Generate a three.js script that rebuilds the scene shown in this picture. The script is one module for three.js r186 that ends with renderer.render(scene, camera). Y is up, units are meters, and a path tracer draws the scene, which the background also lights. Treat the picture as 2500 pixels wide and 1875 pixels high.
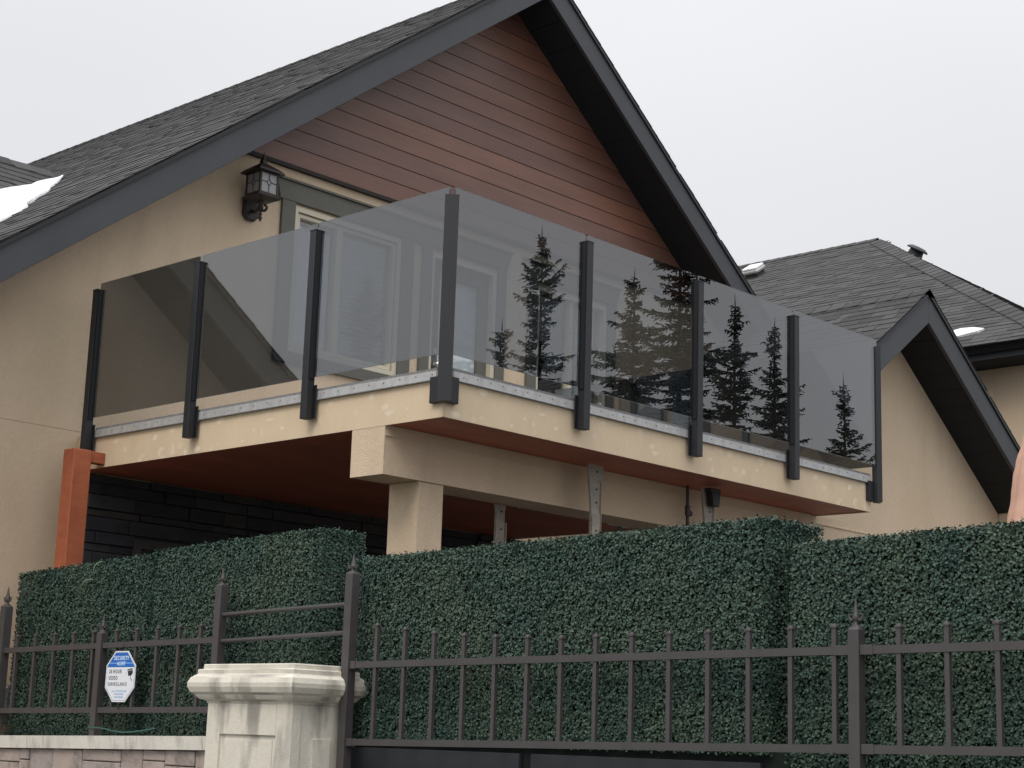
import * as THREE from 'three';
import { mergeGeometries, mergeVertices } from 'three/addons/utils/BufferGeometryUtils.js';
import { RoundedBoxGeometry } from 'three/addons/geometries/RoundedBoxGeometry.js';

// ---------------------------------------------------------------- camera, sky, sun, exposure
const scene = new THREE.Scene();
const camera = new THREE.PerspectiveCamera(25.683, 4 / 3, 0.1, 3000);
camera.position.set(0, 1.6, 0);
camera.quaternion.setFromRotationMatrix(new THREE.Matrix4().makeBasis(
  new THREE.Vector3(0.679793, 0.0315416, 0.7327255),
  new THREE.Vector3(-0.1724154, 0.9779476, 0.1178624),
  new THREE.Vector3(-0.7128496, -0.2064551, 0.6702401)));
const renderer = new THREE.WebGLRenderer({ antialias: true });
renderer.toneMapping = THREE.LinearToneMapping;
renderer.toneMappingExposure = 1.0;
renderer.shadowMap.enabled = true;

// seeded random numbers and periodic value noise
let SEED = 20240611;
const rnd = () => { SEED = (SEED + 0x6d2b79f5) | 0; let t = Math.imul(SEED ^ (SEED >>> 15), 1 | SEED); t = (t + Math.imul(t ^ (t >>> 7), 61 | t)) ^ t; return ((t ^ (t >>> 14)) >>> 0) / 4294967296; };
const rr = (a, b) => a + (b - a) * rnd();
const lerp = (a, b, t) => a + (b - a) * t;
const clamp = (x, a = 0, b = 1) => Math.min(b, Math.max(a, x));
const hash = (x, y, s) => { let h = Math.imul(x, 374761393) ^ Math.imul(y, 668265263) ^ Math.imul(s, 974634541); h = Math.imul(h ^ (h >>> 13), 1274126177); return ((h ^ (h >>> 16)) >>> 0) / 4294967296; };
function vnoise(x, y, px, py, s) {
  const xi = Math.floor(x), yi = Math.floor(y), fx = x - xi, fy = y - yi, u = fx * fx * (3 - 2 * fx), v = fy * fy * (3 - 2 * fy);
  const w = (n, p) => ((n % p) + p) % p, x0 = w(xi, px), x1 = w(xi + 1, px), y0 = w(yi, py), y1 = w(yi + 1, py);
  return lerp(lerp(hash(x0, y0, s), hash(x1, y0, s), u), lerp(hash(x0, y1, s), hash(x1, y1, s), u), v);
}
const fbm = (u, v, fx, fy, oct, s) => { let a = 0.5, t = 0, n = 0; for (let i = 0; i < oct; i++) { t += a * vnoise(u * fx, v * fy, fx, fy, s + i); n += a; a *= 0.5; fx *= 2; fy *= 2; } return t / n; };

// overcast sky: the standard overcast law, soft cloud, a faintly brighter patch where the sun stands behind it
const SUN = new THREE.Vector3(-0.74, 0.80, 0.26).normalize();
{
  const W = 512, H = 256, d = new Float32Array(W * H * 4);
  for (let j = 0; j < H; j++) for (let i = 0; i < W; i++) {
    const el = ((j + 0.5) / H - 0.5) * Math.PI, az = ((i + 0.5) / W - 0.5) * 2 * Math.PI, s = Math.max(0, Math.sin(el));
    const x = Math.cos(az) * Math.cos(el), z = Math.sin(az) * Math.cos(el), c = x * SUN.x + Math.sin(el) * SUN.y + z * SUN.z;
    let L = 0.755 * (1 + 2.1 * s * s * s) * (0.935 + 0.13 * fbm(i / W, j / H, 18, 12, 5, 3)) + 0.35 * Math.pow(Math.max(0, c), 6);
    if (el < 0) L = 0.25;
    d.set([L * 0.985, L * 0.995, L * 1.03, 1], (j * W + i) * 4);
  }
  const t = new THREE.DataTexture(d, W, H, THREE.RGBAFormat, THREE.FloatType);
  t.mapping = THREE.EquirectangularReflectionMapping; t.magFilter = THREE.LinearFilter; t.minFilter = THREE.LinearFilter; t.needsUpdate = true;
  scene.background = t; scene.environment = t;
}
const sun = new THREE.DirectionalLight(0xfff4e6, 1.0);
sun.position.copy(SUN).multiplyScalar(60).add(new THREE.Vector3(8, 2, -8)); sun.target.position.set(8, 2, -8);
sun.castShadow = true; sun.shadow.radius = 45; sun.shadow.mapSize.set(2048, 2048);
Object.assign(sun.shadow.camera, { left: -25, right: 25, top: 25, bottom: -25, near: 1, far: 140 });
scene.add(sun, sun.target);

// ---------------------------------------------------------------- helpers
const C = new THREE.Vector3(6.87853, 3.46056, -7.01599);     // lower front corner of the balcony fascia; the house is measured from it
const P = (x, y, z) => new THREE.Vector3(C.x + x, C.y + y, C.z + z);
const YARD = 1.2;
const counts = {};
const numbered = (n) => { const k = counts[n] = (counts[n] ?? -1) + 1; return k ? n + '_' + String(k).padStart(3, '0') : n; };
const origin = new Map();
function thing(name, label, category, at, group) {
  const o = new THREE.Group(); o.name = numbered(name); o.position.copy(at); o.userData = { label, category };
  if (group) o.userData.group = group;
  origin.set(o, at.clone()); scene.add(o); return o;
}
const shadows = (m) => { m.castShadow = m.receiveShadow = true; return m; };
// adds geometry given in WORLD coordinates as a mesh under a thing or part
function part(parent, name, geo, mat, label) {
  const o = origin.get(parent), g = [].concat(geo), at = o.clone();
  const merged = g.length > 1 ? mergeGeometries(g.map((q) => strip(q))) : g[0];
  merged.translate(-at.x, -at.y, -at.z);
  const m = shadows(new THREE.Mesh(merged, mat)); m.name = name; if (label) m.userData.label = label;
  parent.add(m); origin.set(m, at); return m;
}
// adds a shared geometry at a place of its own
function put(parent, name, geo, mat, pos, quat, scale) {
  const m = shadows(new THREE.Mesh(geo, mat)); m.name = name; m.position.copy(pos).sub(origin.get(parent));
  if (quat) m.quaternion.copy(quat); if (scale) m.scale.copy(scale);
  parent.add(m); return m;
}
function strip(g) { const q = g.index ? g.toNonIndexed() : g; for (const k of Object.keys(q.attributes)) if (!['position', 'normal', 'uv'].includes(k)) q.deleteAttribute(k); return q; }
const flat = (g) => { const q = strip(g); q.computeVertexNormals(); return q; };
// uv in metres by the dominant axis of each face
function metric(g, turn = false) {
  const q = strip(g), p = q.attributes.position, uv = new Float32Array(p.count * 2), a = new THREE.Vector3(), b = new THREE.Vector3(), c = new THREE.Vector3();
  for (let i = 0; i < p.count; i += 3) {
    a.fromBufferAttribute(p, i); b.fromBufferAttribute(p, i + 1); c.fromBufferAttribute(p, i + 2);
    const n = b.clone().sub(a).cross(c.clone().sub(a)); const ax = Math.abs(n.x), ay = Math.abs(n.y), az = Math.abs(n.z);
    [a, b, c].forEach((v, k) => {
      let u, w; if (ay >= ax && ay >= az) { u = v.x; w = v.z; } else if (ax >= az) { u = v.z; w = v.y; } else { u = v.x; w = v.y; }
      if (turn) [u, w] = [w, u];
      uv[(i + k) * 2] = u; uv[(i + k) * 2 + 1] = w;
    });
  }
  q.setAttribute('uv', new THREE.BufferAttribute(uv, 2)); return q;
}
const boxW = (x0, x1, y0, y1, z0, z1) => new THREE.BoxGeometry(x1 - x0, y1 - y0, z1 - z0).translate((x0 + x1) / 2, (y0 + y1) / 2, (z0 + z1) / 2);
const bx = (x0, x1, y0, y1, z0, z1) => metric(boxW(x0, x1, y0, y1, z0, z1));                                    // world
const hb = (x0, x1, y0, y1, z0, z1) => metric(boxW(C.x + x0, C.x + x1, C.y + y0, C.y + y1, C.z + z0, C.z + z1));   // measured from the balcony corner
const rb = (x0, x1, y0, y1, z0, z1, r = 0.006) => metric(new RoundedBoxGeometry(x1 - x0, y1 - y0, z1 - z0, 2, r).translate((x0 + x1) / 2, (y0 + y1) / 2, (z0 + z1) / 2));
const hrb = (x0, x1, y0, y1, z0, z1, r) => rb(C.x + x0, C.x + x1, C.y + y0, C.y + y1, C.z + z0, C.z + z1, r);
// a prism: outline [[x, y], ...] in the xy plane of the house, from z0 to z1
function prism(pts, z0, z1, holes = [], bevel = 0) {
  const s = new THREE.Shape(pts.map(([x, y]) => new THREE.Vector2(x, y)));
  for (const h of holes) s.holes.push(new THREE.Path(h.map(([x, y]) => new THREE.Vector2(x, y))));
  const g = new THREE.ExtrudeGeometry(s, { depth: z1 - z0 - 2 * bevel, bevelEnabled: bevel > 0, bevelThickness: bevel, bevelSize: bevel, bevelOffset: -bevel, bevelSegments: 1 });
  return metric(g.translate(C.x, C.y, C.z + z0 + bevel));
}
// a solid between two quads / polygons of equal count (world points)
function loft(A, B) {
  const n = A.length, v = [], tri = (a, b, c) => v.push(...a.toArray(), ...b.toArray(), ...c.toArray());
  for (let i = 1; i < n - 1; i++) { tri(A[0], A[i], A[i + 1]); tri(B[0], B[i + 1], B[i]); }
  for (let i = 0; i < n; i++) { const j = (i + 1) % n; tri(A[i], B[i], B[j]); tri(A[i], B[j], A[j]); }
  const g = new THREE.BufferGeometry(); g.setAttribute('position', new THREE.Float32BufferAttribute(v, 3)); g.computeVertexNormals(); return metric(g);
}
// a slab lying under the polygon pts (world), t thick along -n
function slab(pts, n, t) { return loft(pts.map((p) => p.clone()), pts.map((p) => p.clone().addScaledVector(n, -t))); }

// ---------------------------------------------------------------- textures and materials
function tex(W, H, f, srgb = false) {      // f(u, v) -> [r, g, b] linear 0..1
  const d = new Uint8Array(W * H * 4);
  const enc = srgb ? (x) => 255 * (x <= 0.0031308 ? 12.92 * x : 1.055 * Math.pow(x, 1 / 2.4) - 0.055) : (x) => 255 * x;
  for (let j = 0; j < H; j++) for (let i = 0; i < W; i++) { const c = f(i / W, j / H); const o = (j * W + i) * 4; for (let k = 0; k < 3; k++) d[o + k] = clamp(enc(clamp(c[k])) + 0.5, 0, 255); d[o + 3] = 255; }
  const t = new THREE.DataTexture(d, W, H); t.wrapS = t.wrapT = THREE.RepeatWrapping; t.magFilter = THREE.LinearFilter; t.minFilter = THREE.LinearMipmapLinearFilter; t.generateMipmaps = true;
  if (srgb) t.colorSpace = THREE.SRGBColorSpace; t.needsUpdate = true; return t;
}
const scaled = (t, sx, sy = sx) => { const c = t.clone(); c.repeat.set(1 / sx, 1 / sy); c.needsUpdate = true; return c; };
const grey = (g) => [g, g, g];
const mulc = (c, k) => [c[0] * k, c[1] * k, c[2] * k];
const mixc = (a, b, t) => [lerp(a[0], b[0], t), lerp(a[1], b[1], t), lerp(a[2], b[2], t)];
const grainB = tex(512, 512, (u, v) => grey(0.6 * fbm(u, v, 96, 96, 3, 11) + 0.4 * fbm(u, v, 24, 24, 3, 12)));
const fineB = tex(512, 512, (u, v) => grey(fbm(u, v, 128, 128, 2, 21)));
const STU = [0.67, 0.53, 0.38];
const stuccoT = tex(1024, 1024, (u, v) => { const a = fbm(u, v, 5, 5, 4, 31), b = fbm(u, v, 160, 160, 2, 32), c = fbm(u, v, 18, 6, 3, 33); const d = fbm(u, v, 26, 3, 4, 34), k = 0.90 + 0.14 * a + 0.08 * (b - 0.5) + 0.05 * (c - 0.5) - 0.10 * clamp((d - 0.56) * 4) * a; return [STU[0] * k, STU[1] * k * (0.99 + 0.02 * c), STU[2] * k * (0.97 + 0.06 * a)]; }, true);
const woodT = (base, dark, s, stretch = 40) => tex(512, 512, (u, v) => { const a = fbm(u, v, 3, stretch, 4, s), b = fbm(u, v, 8, stretch * 3, 2, s + 5), c = fbm(u, v, 4, 4, 3, s + 9); const t = clamp(0.5 * a + 0.3 * b + 0.35 * c - 0.08); return mulc(mixc(dark, base, t), 0.84 + 0.30 * c); }, true);
const grainLine = tex(512, 512, (u, v) => grey(fbm(u, v, 4, 90, 3, 41)));
const std = (o) => new THREE.MeshStandardMaterial(o);
const phys = (o) => new THREE.MeshPhysicalMaterial(o);
const lin = (r, g, b) => new THREE.Color().setRGB(r, g, b);
const M = {};
M.stucco = std({ map: scaled(stuccoT, 3.1), bumpMap: scaled(grainB, 0.5), bumpScale: 0.0035, roughness: 0.93 });
// painted fascia with pale patched spots
const spots = []; for (let i = 0; i < 150; i++) spots.push([rnd(), rr(0.02, 0.98), rr(0.003, 0.009), rr(0.018, 0.05), rr(0.2, 1)]);
M.fascia = std({ map: (() => { const t = tex(2048, 256, (u, v) => {
  const a = fbm(u, v, 30, 4, 4, 51), st = fbm(u, v, 120, 6, 3, 52); let k = 0.92 + 0.10 * a + 0.06 * (st - 0.5), w = 0;
  for (const [su, sv, ru, rv, am] of spots) { const n = 0.6 + 0.9 * fbm(u, v, 160, 16, 3, 54), du = (u - su) / ru, dv = (v - sv) / rv, q = Math.sqrt(du * du + dv * dv); if (q < 1.6) w = Math.max(w, am * clamp((1.05 - q * n) * 2.4)); }
  return mixc([0.70 * k, 0.56 * k, 0.39 * k], [0.86, 0.77, 0.62], w * 0.62); }, true); t.repeat.set(1 / 4.9, 1 / 0.6); return t; })(), bumpMap: scaled(grainB, 0.6), bumpScale: 0.0012, roughness: 0.8 });
M.darkFascia = std({ map: scaled(tex(256, 256, (u, v) => { const k = 0.88 + 0.24 * fbm(u, v, 6, 6, 5, 61); return [0.056 * k, 0.060 * k, 0.068 * k]; }, true), 1.7), bumpMap: scaled(grainB, 0.5), bumpScale: 0.0016, roughness: 0.6 });
M.soffitDark = std({ color: lin(0.010, 0.0115, 0.014), roughness: 0.8, bumpMap: scaled(grainB, 0.5), bumpScale: 0.001 });
M.siding = [[0.205, 0.094, 0.066], [0.175, 0.083, 0.063], [0.235, 0.108, 0.073], [0.195, 0.096, 0.072]].map((c, i) => std({ map: scaled(woodT(c, mulc(c, 0.72), 70 + i * 13, 26), 2.4, 0.7), bumpMap: scaled(grainLine, 1.2, 0.4), bumpScale: 0.0012, roughness: 0.36 }));
M.redSoffit = [0, 1, 2].map((i) => std({ map: scaled(woodT([0.55, 0.175, 0.10], [0.42, 0.12, 0.07], 110 + i * 11, 26), 2.2, 0.6), bumpMap: scaled(grainLine, 1, 0.4), bumpScale: 0.001, roughness: 0.5 }));
M.cedar = std({ map: scaled(woodT([0.50, 0.15, 0.065], [0.30, 0.075, 0.035], 140, 30), 0.5, 1.6), bumpMap: scaled(fineB, 0.4), bumpScale: 0.0015, roughness: 0.6 });
M.black = std({ color: lin(0.010, 0.0115, 0.0145), roughness: 0.5, bumpMap: scaled(fineB, 0.3), bumpScale: 0.0003 });
M.blackGrey = std({ color: lin(0.015, 0.0165, 0.020), roughness: 0.5, bumpMap: scaled(fineB, 0.3), bumpScale: 0.0003 });
M.galv = std({ map: scaled(tex(256, 256, (u, v) => grey(0.38 + 0.26 * fbm(u, v, 12, 12, 4, 151)), true), 0.5), metalness: 0.35, roughness: 0.5 });
M.galvDark = std({ map: scaled(tex(256, 256, (u, v) => grey(0.13 + 0.22 * fbm(u, v, 40, 40, 3, 152)), true), 0.4), metalness: 0.2, roughness: 0.75 });
M.strap = std({ map: scaled(tex(256, 256, (u, v) => { const a = fbm(u, v, 8, 20, 4, 153); return mulc([0.33, 0.29, 0.245], 0.72 + 0.5 * a); }, true), 0.6), roughness: 0.7 });
M.fence = std({ map: scaled(tex(256, 256, (u, v) => mulc([0.062, 0.056, 0.057], 0.86 + 0.28 * fbm(u, v, 8, 8, 4, 161)), true), 0.5), roughness: 0.5, bumpMap: scaled(fineB, 0.15), bumpScale: 0.0004 });
M.glass = phys({ color: lin(0.40, 0.425, 0.45), transmission: 1, thickness: 0, roughness: 0.0, ior: 2.2 });
M.pane = phys({ color: lin(0.93, 0.95, 0.95), transmission: 1, thickness: 0, roughness: 0.0, ior: 1.9 });
M.trim = std({ map: scaled(tex(256, 256, (u, v) => mulc([0.125, 0.123, 0.105], 0.92 + 0.16 * fbm(u, v, 10, 10, 3, 171)), true), 0.9), bumpMap: scaled(grainLine, 0.6, 0.3), bumpScale: 0.0008, roughness: 0.7 });
M.cream = std({ color: lin(0.62, 0.57, 0.45), roughness: 0.5 });
M.blind = std({ color: lin(0.80, 0.82, 0.85), roughness: 0.6 });
M.room = std({ color: lin(0.03, 0.03, 0.032), roughness: 0.95 });
M.steel = std({ color: lin(0.75, 0.75, 0.76), metalness: 1, roughness: 0.18 });
M.bronze = std({ map: scaled(tex(256, 256, (u, v) => mulc([0.036, 0.028, 0.026], 0.75 + 0.6 * fbm(u, v, 20, 20, 4, 181)), true), 0.2), metalness: 0.25, roughness: 0.45, bumpMap: scaled(fineB, 0.06), bumpScale: 0.0008 });
M.lampGlass = phys({ color: lin(0.62, 0.62, 0.62), transmission: 0.55, thickness: 0, roughness: 0.5, ior: 1.5 });
M.lampInner = std({ color: lin(0.7, 0.68, 0.64), roughness: 0.6 });
M.snow = std({ color: lin(0.86, 0.87, 0.89), roughness: 0.85, bumpMap: scaled(grainB, 0.8), bumpScale: 0.012 });
M.shingle = [0.050, 0.057, 0.070, 0.041].map((g, i) => std({ map: scaled(tex(256, 256, (u, v) => { const k = 0.62 + 0.8 * fbm(u, v, 60, 60, 2, 190 + i); return [g * k * 1.0, g * k * 0.985, g * k * 1.0]; }, true), 0.35), roughness: 0.9, vertexColors: true, bumpMap: scaled(fineB, 0.16), bumpScale: 0.0015 }));
M.shingleWhite = std({ map: scaled(tex(256, 256, (u, v) => grey(0.62 + 0.76 * fbm(u, v, 60, 60, 2, 199)), false), 0.35), roughness: 0.9, vertexColors: true });
M.capShingle = M.shingle.map((m) => { const c = m.clone(); c.vertexColors = false; return c; });
M.under = std({ color: lin(0.03, 0.03, 0.032), roughness: 0.9 });
M.slate = [[0.030, 0.034, 0.042], [0.042, 0.044, 0.05], [0.024, 0.028, 0.036], [0.05, 0.047, 0.045]].map((c, i) => std({ map: scaled(tex(256, 256, (u, v) => mulc(c, 0.6 + 0.8 * fbm(u, v, 6, 14, 4, 200 + i)), true), 0.6), bumpMap: scaled(grainB, 0.5), bumpScale: 0.006, roughness: 0.6 }));
M.limestone = std({ map: scaled(tex(512, 512, (u, v) => {
  const a = fbm(u, v, 4, 4, 5, 211), st = fbm(u, v, 14, 3, 4, 212), b = fbm(u, v, 60, 60, 2, 213), g = clamp((st - 0.47) * 4.2) * clamp(a * 2.1 - 0.4);
  return mulc(mixc([0.74, 0.70, 0.60], [0.33, 0.31, 0.27], g), 0.84 + 0.2 * a + 0.1 * (b - 0.5)); }, true), 1.35), bumpMap: scaled(grainB, 0.5), bumpScale: 0.0025, roughness: 0.88 });
M.coping = std({ map: scaled(tex(256, 256, (u, v) => { const a = fbm(u, v, 4, 4, 5, 215), b = fbm(u, v, 20, 5, 4, 216); return mulc(mixc([0.78, 0.745, 0.665], [0.50, 0.47, 0.42], clamp((b - 0.54) * 3)), 0.85 + 0.2 * a); }, true), 0.9), bumpMap: scaled(grainB, 0.5), bumpScale: 0.002, roughness: 0.85 });
M.block = [[0.43, 0.355, 0.31], [0.41, 0.345, 0.31], [0.45, 0.375, 0.33], [0.39, 0.34, 0.31]].map((c, i) => std({ map: scaled(tex(256, 256, (u, v) => { const a = fbm(u, v, 4, 4, 5, 220 + i), b = fbm(u, v, 9, 9, 4, 240 + i); return mulc(mixc(c, [0.25, 0.215, 0.195], clamp((b - 0.52) * 3.5)), 0.78 + 0.4 * a); }, true), 0.55), bumpMap: scaled(grainB, 0.35), bumpScale: 0.005, roughness: 0.92 }));
M.mortar = std({ color: lin(0.25, 0.225, 0.2), roughness: 0.95 });
M.planter = std({ color: lin(0.03, 0.034, 0.04), roughness: 0.7, bumpMap: scaled(fineB, 0.3), bumpScale: 0.0006 });
M.hedgeCore = std({ color: lin(0.008, 0.014, 0.011), roughness: 1 });
M.leaf = std({ color: lin(1, 1, 1), roughness: 0.6, side: THREE.DoubleSide });
M.spruce = std({ map: scaled(tex(128, 128, (u, v) => mulc([0.022, 0.034, 0.022], 0.6 + 0.8 * fbm(u, v, 20, 20, 3, 251)), true), 0.4), roughness: 0.85 });
M.bark = std({ map: scaled(tex(128, 256, (u, v) => mulc([0.07, 0.052, 0.04], 0.5 + fbm(u, v, 16, 5, 4, 252)), true), 0.5), roughness: 0.95 });
M.canvasPeach = std({ map: scaled(tex(256, 256, (u, v) => mulc([0.60, 0.365, 0.27], 0.93 + 0.14 * fbm(u, v, 10, 10, 4, 261)), true), 0.5), roughness: 0.85, bumpMap: scaled(fineB, 0.1), bumpScale: 0.0006 });
M.asphalt = std({ map: scaled(tex(512, 512, (u, v) => grey(0.045 + 0.03 * fbm(u, v, 90, 90, 3, 271)), true), 3), roughness: 0.95 });
M.paving = std({ map: scaled(tex(512, 512, (u, v) => mulc([0.15, 0.145, 0.14], 0.8 + 0.35 * fbm(u, v, 12, 12, 5, 272)), true), 3), roughness: 0.95 });
M.yard = std({ map: scaled(tex(256, 256, (u, v) => mulc([0.06, 0.057, 0.055], 0.7 + 0.6 * fbm(u, v, 10, 10, 4, 274)), true), 1.5), roughness: 0.95 });
M.lawn = std({ map: scaled(tex(512, 512, (u, v) => mixc([0.11, 0.105, 0.05], [0.55, 0.56, 0.58], clamp((fbm(u, v, 6, 6, 5, 273) - 0.56) * 5)), true), 14), roughness: 1 });
M.cord = std({ color: lin(0.025, 0.11, 0.085), roughness: 0.45 });
M.meter = std({ color: lin(0.10, 0.10, 0.105), roughness: 0.5 });

// ---------------------------------------------------------------- ground
function structure(name, geo, mat, label) { const m = shadows(new THREE.Mesh(metric(geo), mat)); m.name = name; m.userData = { kind: 'structure' }; if (label) m.userData.label = label; scene.add(m); return m; }
structure('ground', new THREE.PlaneGeometry(1600, 1600).rotateX(-Math.PI / 2).translate(0, -0.012, 0), M.lawn, 'snow patched winter grass reaching to the horizon');
structure('street', new THREE.PlaneGeometry(7.5, 240).rotateX(-Math.PI / 2).translate(-1, -0.006, 0), M.asphalt, 'grey asphalt street in front of the stone wall');
structure('pavement', bx(3.2, 5.9, -0.1, 0.12, -80, 80), M.paving, 'concrete pavement along the foot of the wall');
structure('yard', bx(6.36, 26, 0, YARD, -40, 40), M.yard, 'raised paved yard behind the stone wall');

// ---------------------------------------------------------------- the house
const house = thing('house', 'tan stucco house with dark gabled roof and reddish brown boards in its gable', 'house', P(0, YARD - C.y, -3.9));
const FZ = -3.9, PITCH = 0.745, PX = 4.56, PY = 5.63;               // facade plane, roof pitch, peak of the gable
const yTop = (x) => PY - PITCH * Math.abs(x - PX);
const THK = 0.295, ySof = (x) => yTop(x) - THK;
const G0 = YARD - C.y;                                             // ground of the yard, measured from the balcony corner
const WX0 = -2.2, WX1 = 8.3;
const rect = (x0, x1, y0, y1) => [[x0, y0], [x1, y0], [x1, y1], [x0, y1]];
// joint of the stucco at deck level: two leaves with a small gap
part(house, 'wall', [
  prism([[WX0, 0.308], [WX1, 0.308], [WX1, ySof(WX1)], [PX, ySof(PX)], [WX0, ySof(WX0)]], FZ - 0.2, FZ, [rect(1.92, 3.19, 1.29, 2.58), rect(3.575, 4.46, 0.32, 2.56), rect(5.04, 6.12, 0.42, 2.56)]),
], M.stucco);
part(house, 'wall', prism([[WX0, G0], [WX1, G0], [WX1, 0.298], [WX0, 0.298]], FZ - 0.2, FZ), M.stucco);
part(house, 'wall_joint', hb(WX0, 0.1, 0.297, 0.309, FZ - 0.19, FZ - 0.012), M.under);
part(house, 'room', [hb(1.8, 6.4, 0.2, 2.75, -5.6, -5.5), hb(1.8, 6.4, 0.2, 0.26, -5.5, -4.1), hb(1.8, 6.4, 2.7, 2.75, -5.5, -4.1), hb(1.75, 1.8, 0.2, 2.75, -5.5, -4.1), hb(6.4, 6.45, 0.2, 2.75, -5.5, -4.1)], M.room);
// side walls, so that the house is closed
part(house, 'wall', hb(WX0, WX0 + 0.2, G0, ySof(WX0) - 0.02, -13.5, FZ - 0.2), M.stucco);
part(house, 'wall', hb(WX1 - 0.2, WX1, G0, ySof(WX1) - 0.02, -13.5, FZ - 0.2), M.stucco);

// gable boards: lapped, one by one
{
  const y0 = 2.925, h = 0.1635, n = 15;
  for (let i = 0; i < n; i++) {
    const a = y0 + i * h, b = Math.min(a + h - 0.0035, ySof(PX) - 0.004); if (a > ySof(PX) - 0.05) break;
    const hw = (y) => (ySof(PX) - y) / PITCH - 0.004;
    const seg = (z) => [P(PX - hw(a), a, z), P(PX + hw(a), a, z), P(PX + hw(b), b, z), P(PX - hw(b), b, z)];
    const A = seg(FZ + 0.03); A[2].z -= 0.007; A[3].z -= 0.007;
    part(house, 'siding_board', loft(A, seg(FZ + 0.002)), M.siding[(i * 7 + (i >> 1)) % 4]);
  }
  part(house, 'siding_trim', hb(PX - (ySof(PX) - 2.89) / PITCH, PX + (ySof(PX) - 2.89) / PITCH, 2.888, 2.918, FZ, FZ + 0.042), std({ color: lin(0.02, 0.012, 0.011), roughness: 0.7 }));
}

// roof of the main gable
const ZR = -3.4, ZB = -14;
const RX0 = -2.6, RX1 = 8.55;
const roof = part(house, 'roof', prism([[RX0, yTop(RX0) - 0.02], [PX, PY - 0.02], [RX1, yTop(RX1) - 0.02], [RX1, yTop(RX1) - 0.14], [PX, PY - 0.14], [RX0, yTop(RX0) - 0.14]], ZB, ZR - 0.045), M.under);
for (const s of [-1, 1]) {
  const x0 = s < 0 ? RX0 : PX + 0.0015, x1 = s < 0 ? PX - 0.0015 : RX1;
  part(house, 'fascia_board', prism([[x0, yTop(x0) - 0.03], [x1, yTop(x1) - 0.03], [x1, ySof(x1) - 0.012], [x0, ySof(x0) - 0.012]], ZR - 0.04, ZR, [], 0.004), M.darkFascia);
  part(house, 'drip_edge', prism([[x0, yTop(x0) - 0.002], [x1, yTop(x1) - 0.002], [x1, yTop(x1) - 0.04], [x0, yTop(x0) - 0.04]], ZR + 0.001, ZR + 0.018), M.black);
  // soffit planks between the fascia and the wall
  const xe = s < 0 ? RX0 : RX1, L = Math.abs(xe - PX), n = Math.round(L / 0.24);
  for (let i = 0; i < n; i++) {
    const a = PX + s * (i * L / n + 0.003 + (i ? 0 : 0.01)), b = PX + s * ((i + 1) * L / n - 0.003), [p, q] = s < 0 ? [b, a] : [a, b];
    part(house, 'soffit_plank', prism([[p, ySof(p)], [q, ySof(q)], [q, ySof(q) + 0.03], [p, ySof(p) + 0.03]], FZ - 0.02, ZR - 0.041), M.soffitDark);
  }
}
// ---- shingles of all roofs: gathered first, the largest in the picture become meshes, the rest one instanced field each
const shingles = [];
const frustum = (p) => { const v = p.clone().applyMatrix4(camera.matrixWorldInverse).applyMatrix4(camera.projectionMatrix); return Math.abs(v.x) < 1.03 && Math.abs(v.y) < 1.03 && v.z < 1; };
camera.updateMatrixWorld(true); camera.updateProjectionMatrix();
function layShingles(parent, O, U, D, lenU, lenD, inside, expo = 0.132) {       // O: a world point on the roof at its top, U along the rows, D down the slope (units); U x N = D
  const N = new THREE.Vector3().crossVectors(D, U).normalize(), rows = Math.ceil(lenD / expo);
  const quat = new THREE.Quaternion().setFromRotationMatrix(new THREE.Matrix4().makeBasis(U, N, D));
  const tilt = new THREE.Quaternion().setFromAxisAngle(new THREE.Vector3(1, 0, 0), -0.022);
  for (let r = 0; r < rows; r++) {
    let u = -rr(0, 0.3);
    while (u < lenU) {
      const w = rr(0.13, 0.36), mid = clamp(u + w / 2, 0, lenU), d = (r + 0.62) * expo;
      const a = Math.max(u, 0), b = Math.min(u + w, lenU); u += w;
      if (b - a < 0.03) continue;
      const p = O.clone().addScaledVector(U, (a + b) / 2).addScaledVector(D, d).addScaledVector(N, 0.009 + rr(0, 0.0015));
      if (inside && !inside(p.clone().sub(C), mid, d)) continue;
      const view = camera.position.clone().sub(p), dist = view.length();
      shingles.push({ parent, p, q: quat.clone().multiply(tilt), s: new THREE.Vector3(b - a - 0.004, rnd() < 0.55 ? rr(0.0125, 0.0145) : rr(0.006, 0.0075), expo * 1.26 + rr(0, 0.012)), tone: Math.floor(rnd() * 4), size: frustum(p) && N.dot(view) > 0 ? (b - a) * N.dot(view) / dist / dist / dist : 0 });
    }
  }
}
const V3 = (x, y, z) => new THREE.Vector3(x, y, z).normalize();
const slopeL = Math.hypot(1, PITCH), dl = new THREE.Vector3(-1 / slopeL, -PITCH / slopeL, 0), dr = new THREE.Vector3(1 / slopeL, -PITCH / slopeL, 0), zf = new THREE.Vector3(0, 0, 1), zb = new THREE.Vector3(0, 0, -1);
const CRX = 1.483, CRY = 3.338, CRZ = -6.913;                       // end of the ridge of the roof that joins from the left
const yCross = (z) => CRY - PITCH * Math.abs(z - CRZ);
layShingles(roof, P(PX, PY, ZB), zf, dl, ZR + 0.022 - ZB, (PX - RX0) * slopeL, (p) => p.y > yCross(p.z) - 0.03);
layShingles(roof, P(PX, PY, ZR + 0.022), zb, dr, 6, (RX1 - PX) * slopeL, null);
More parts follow.
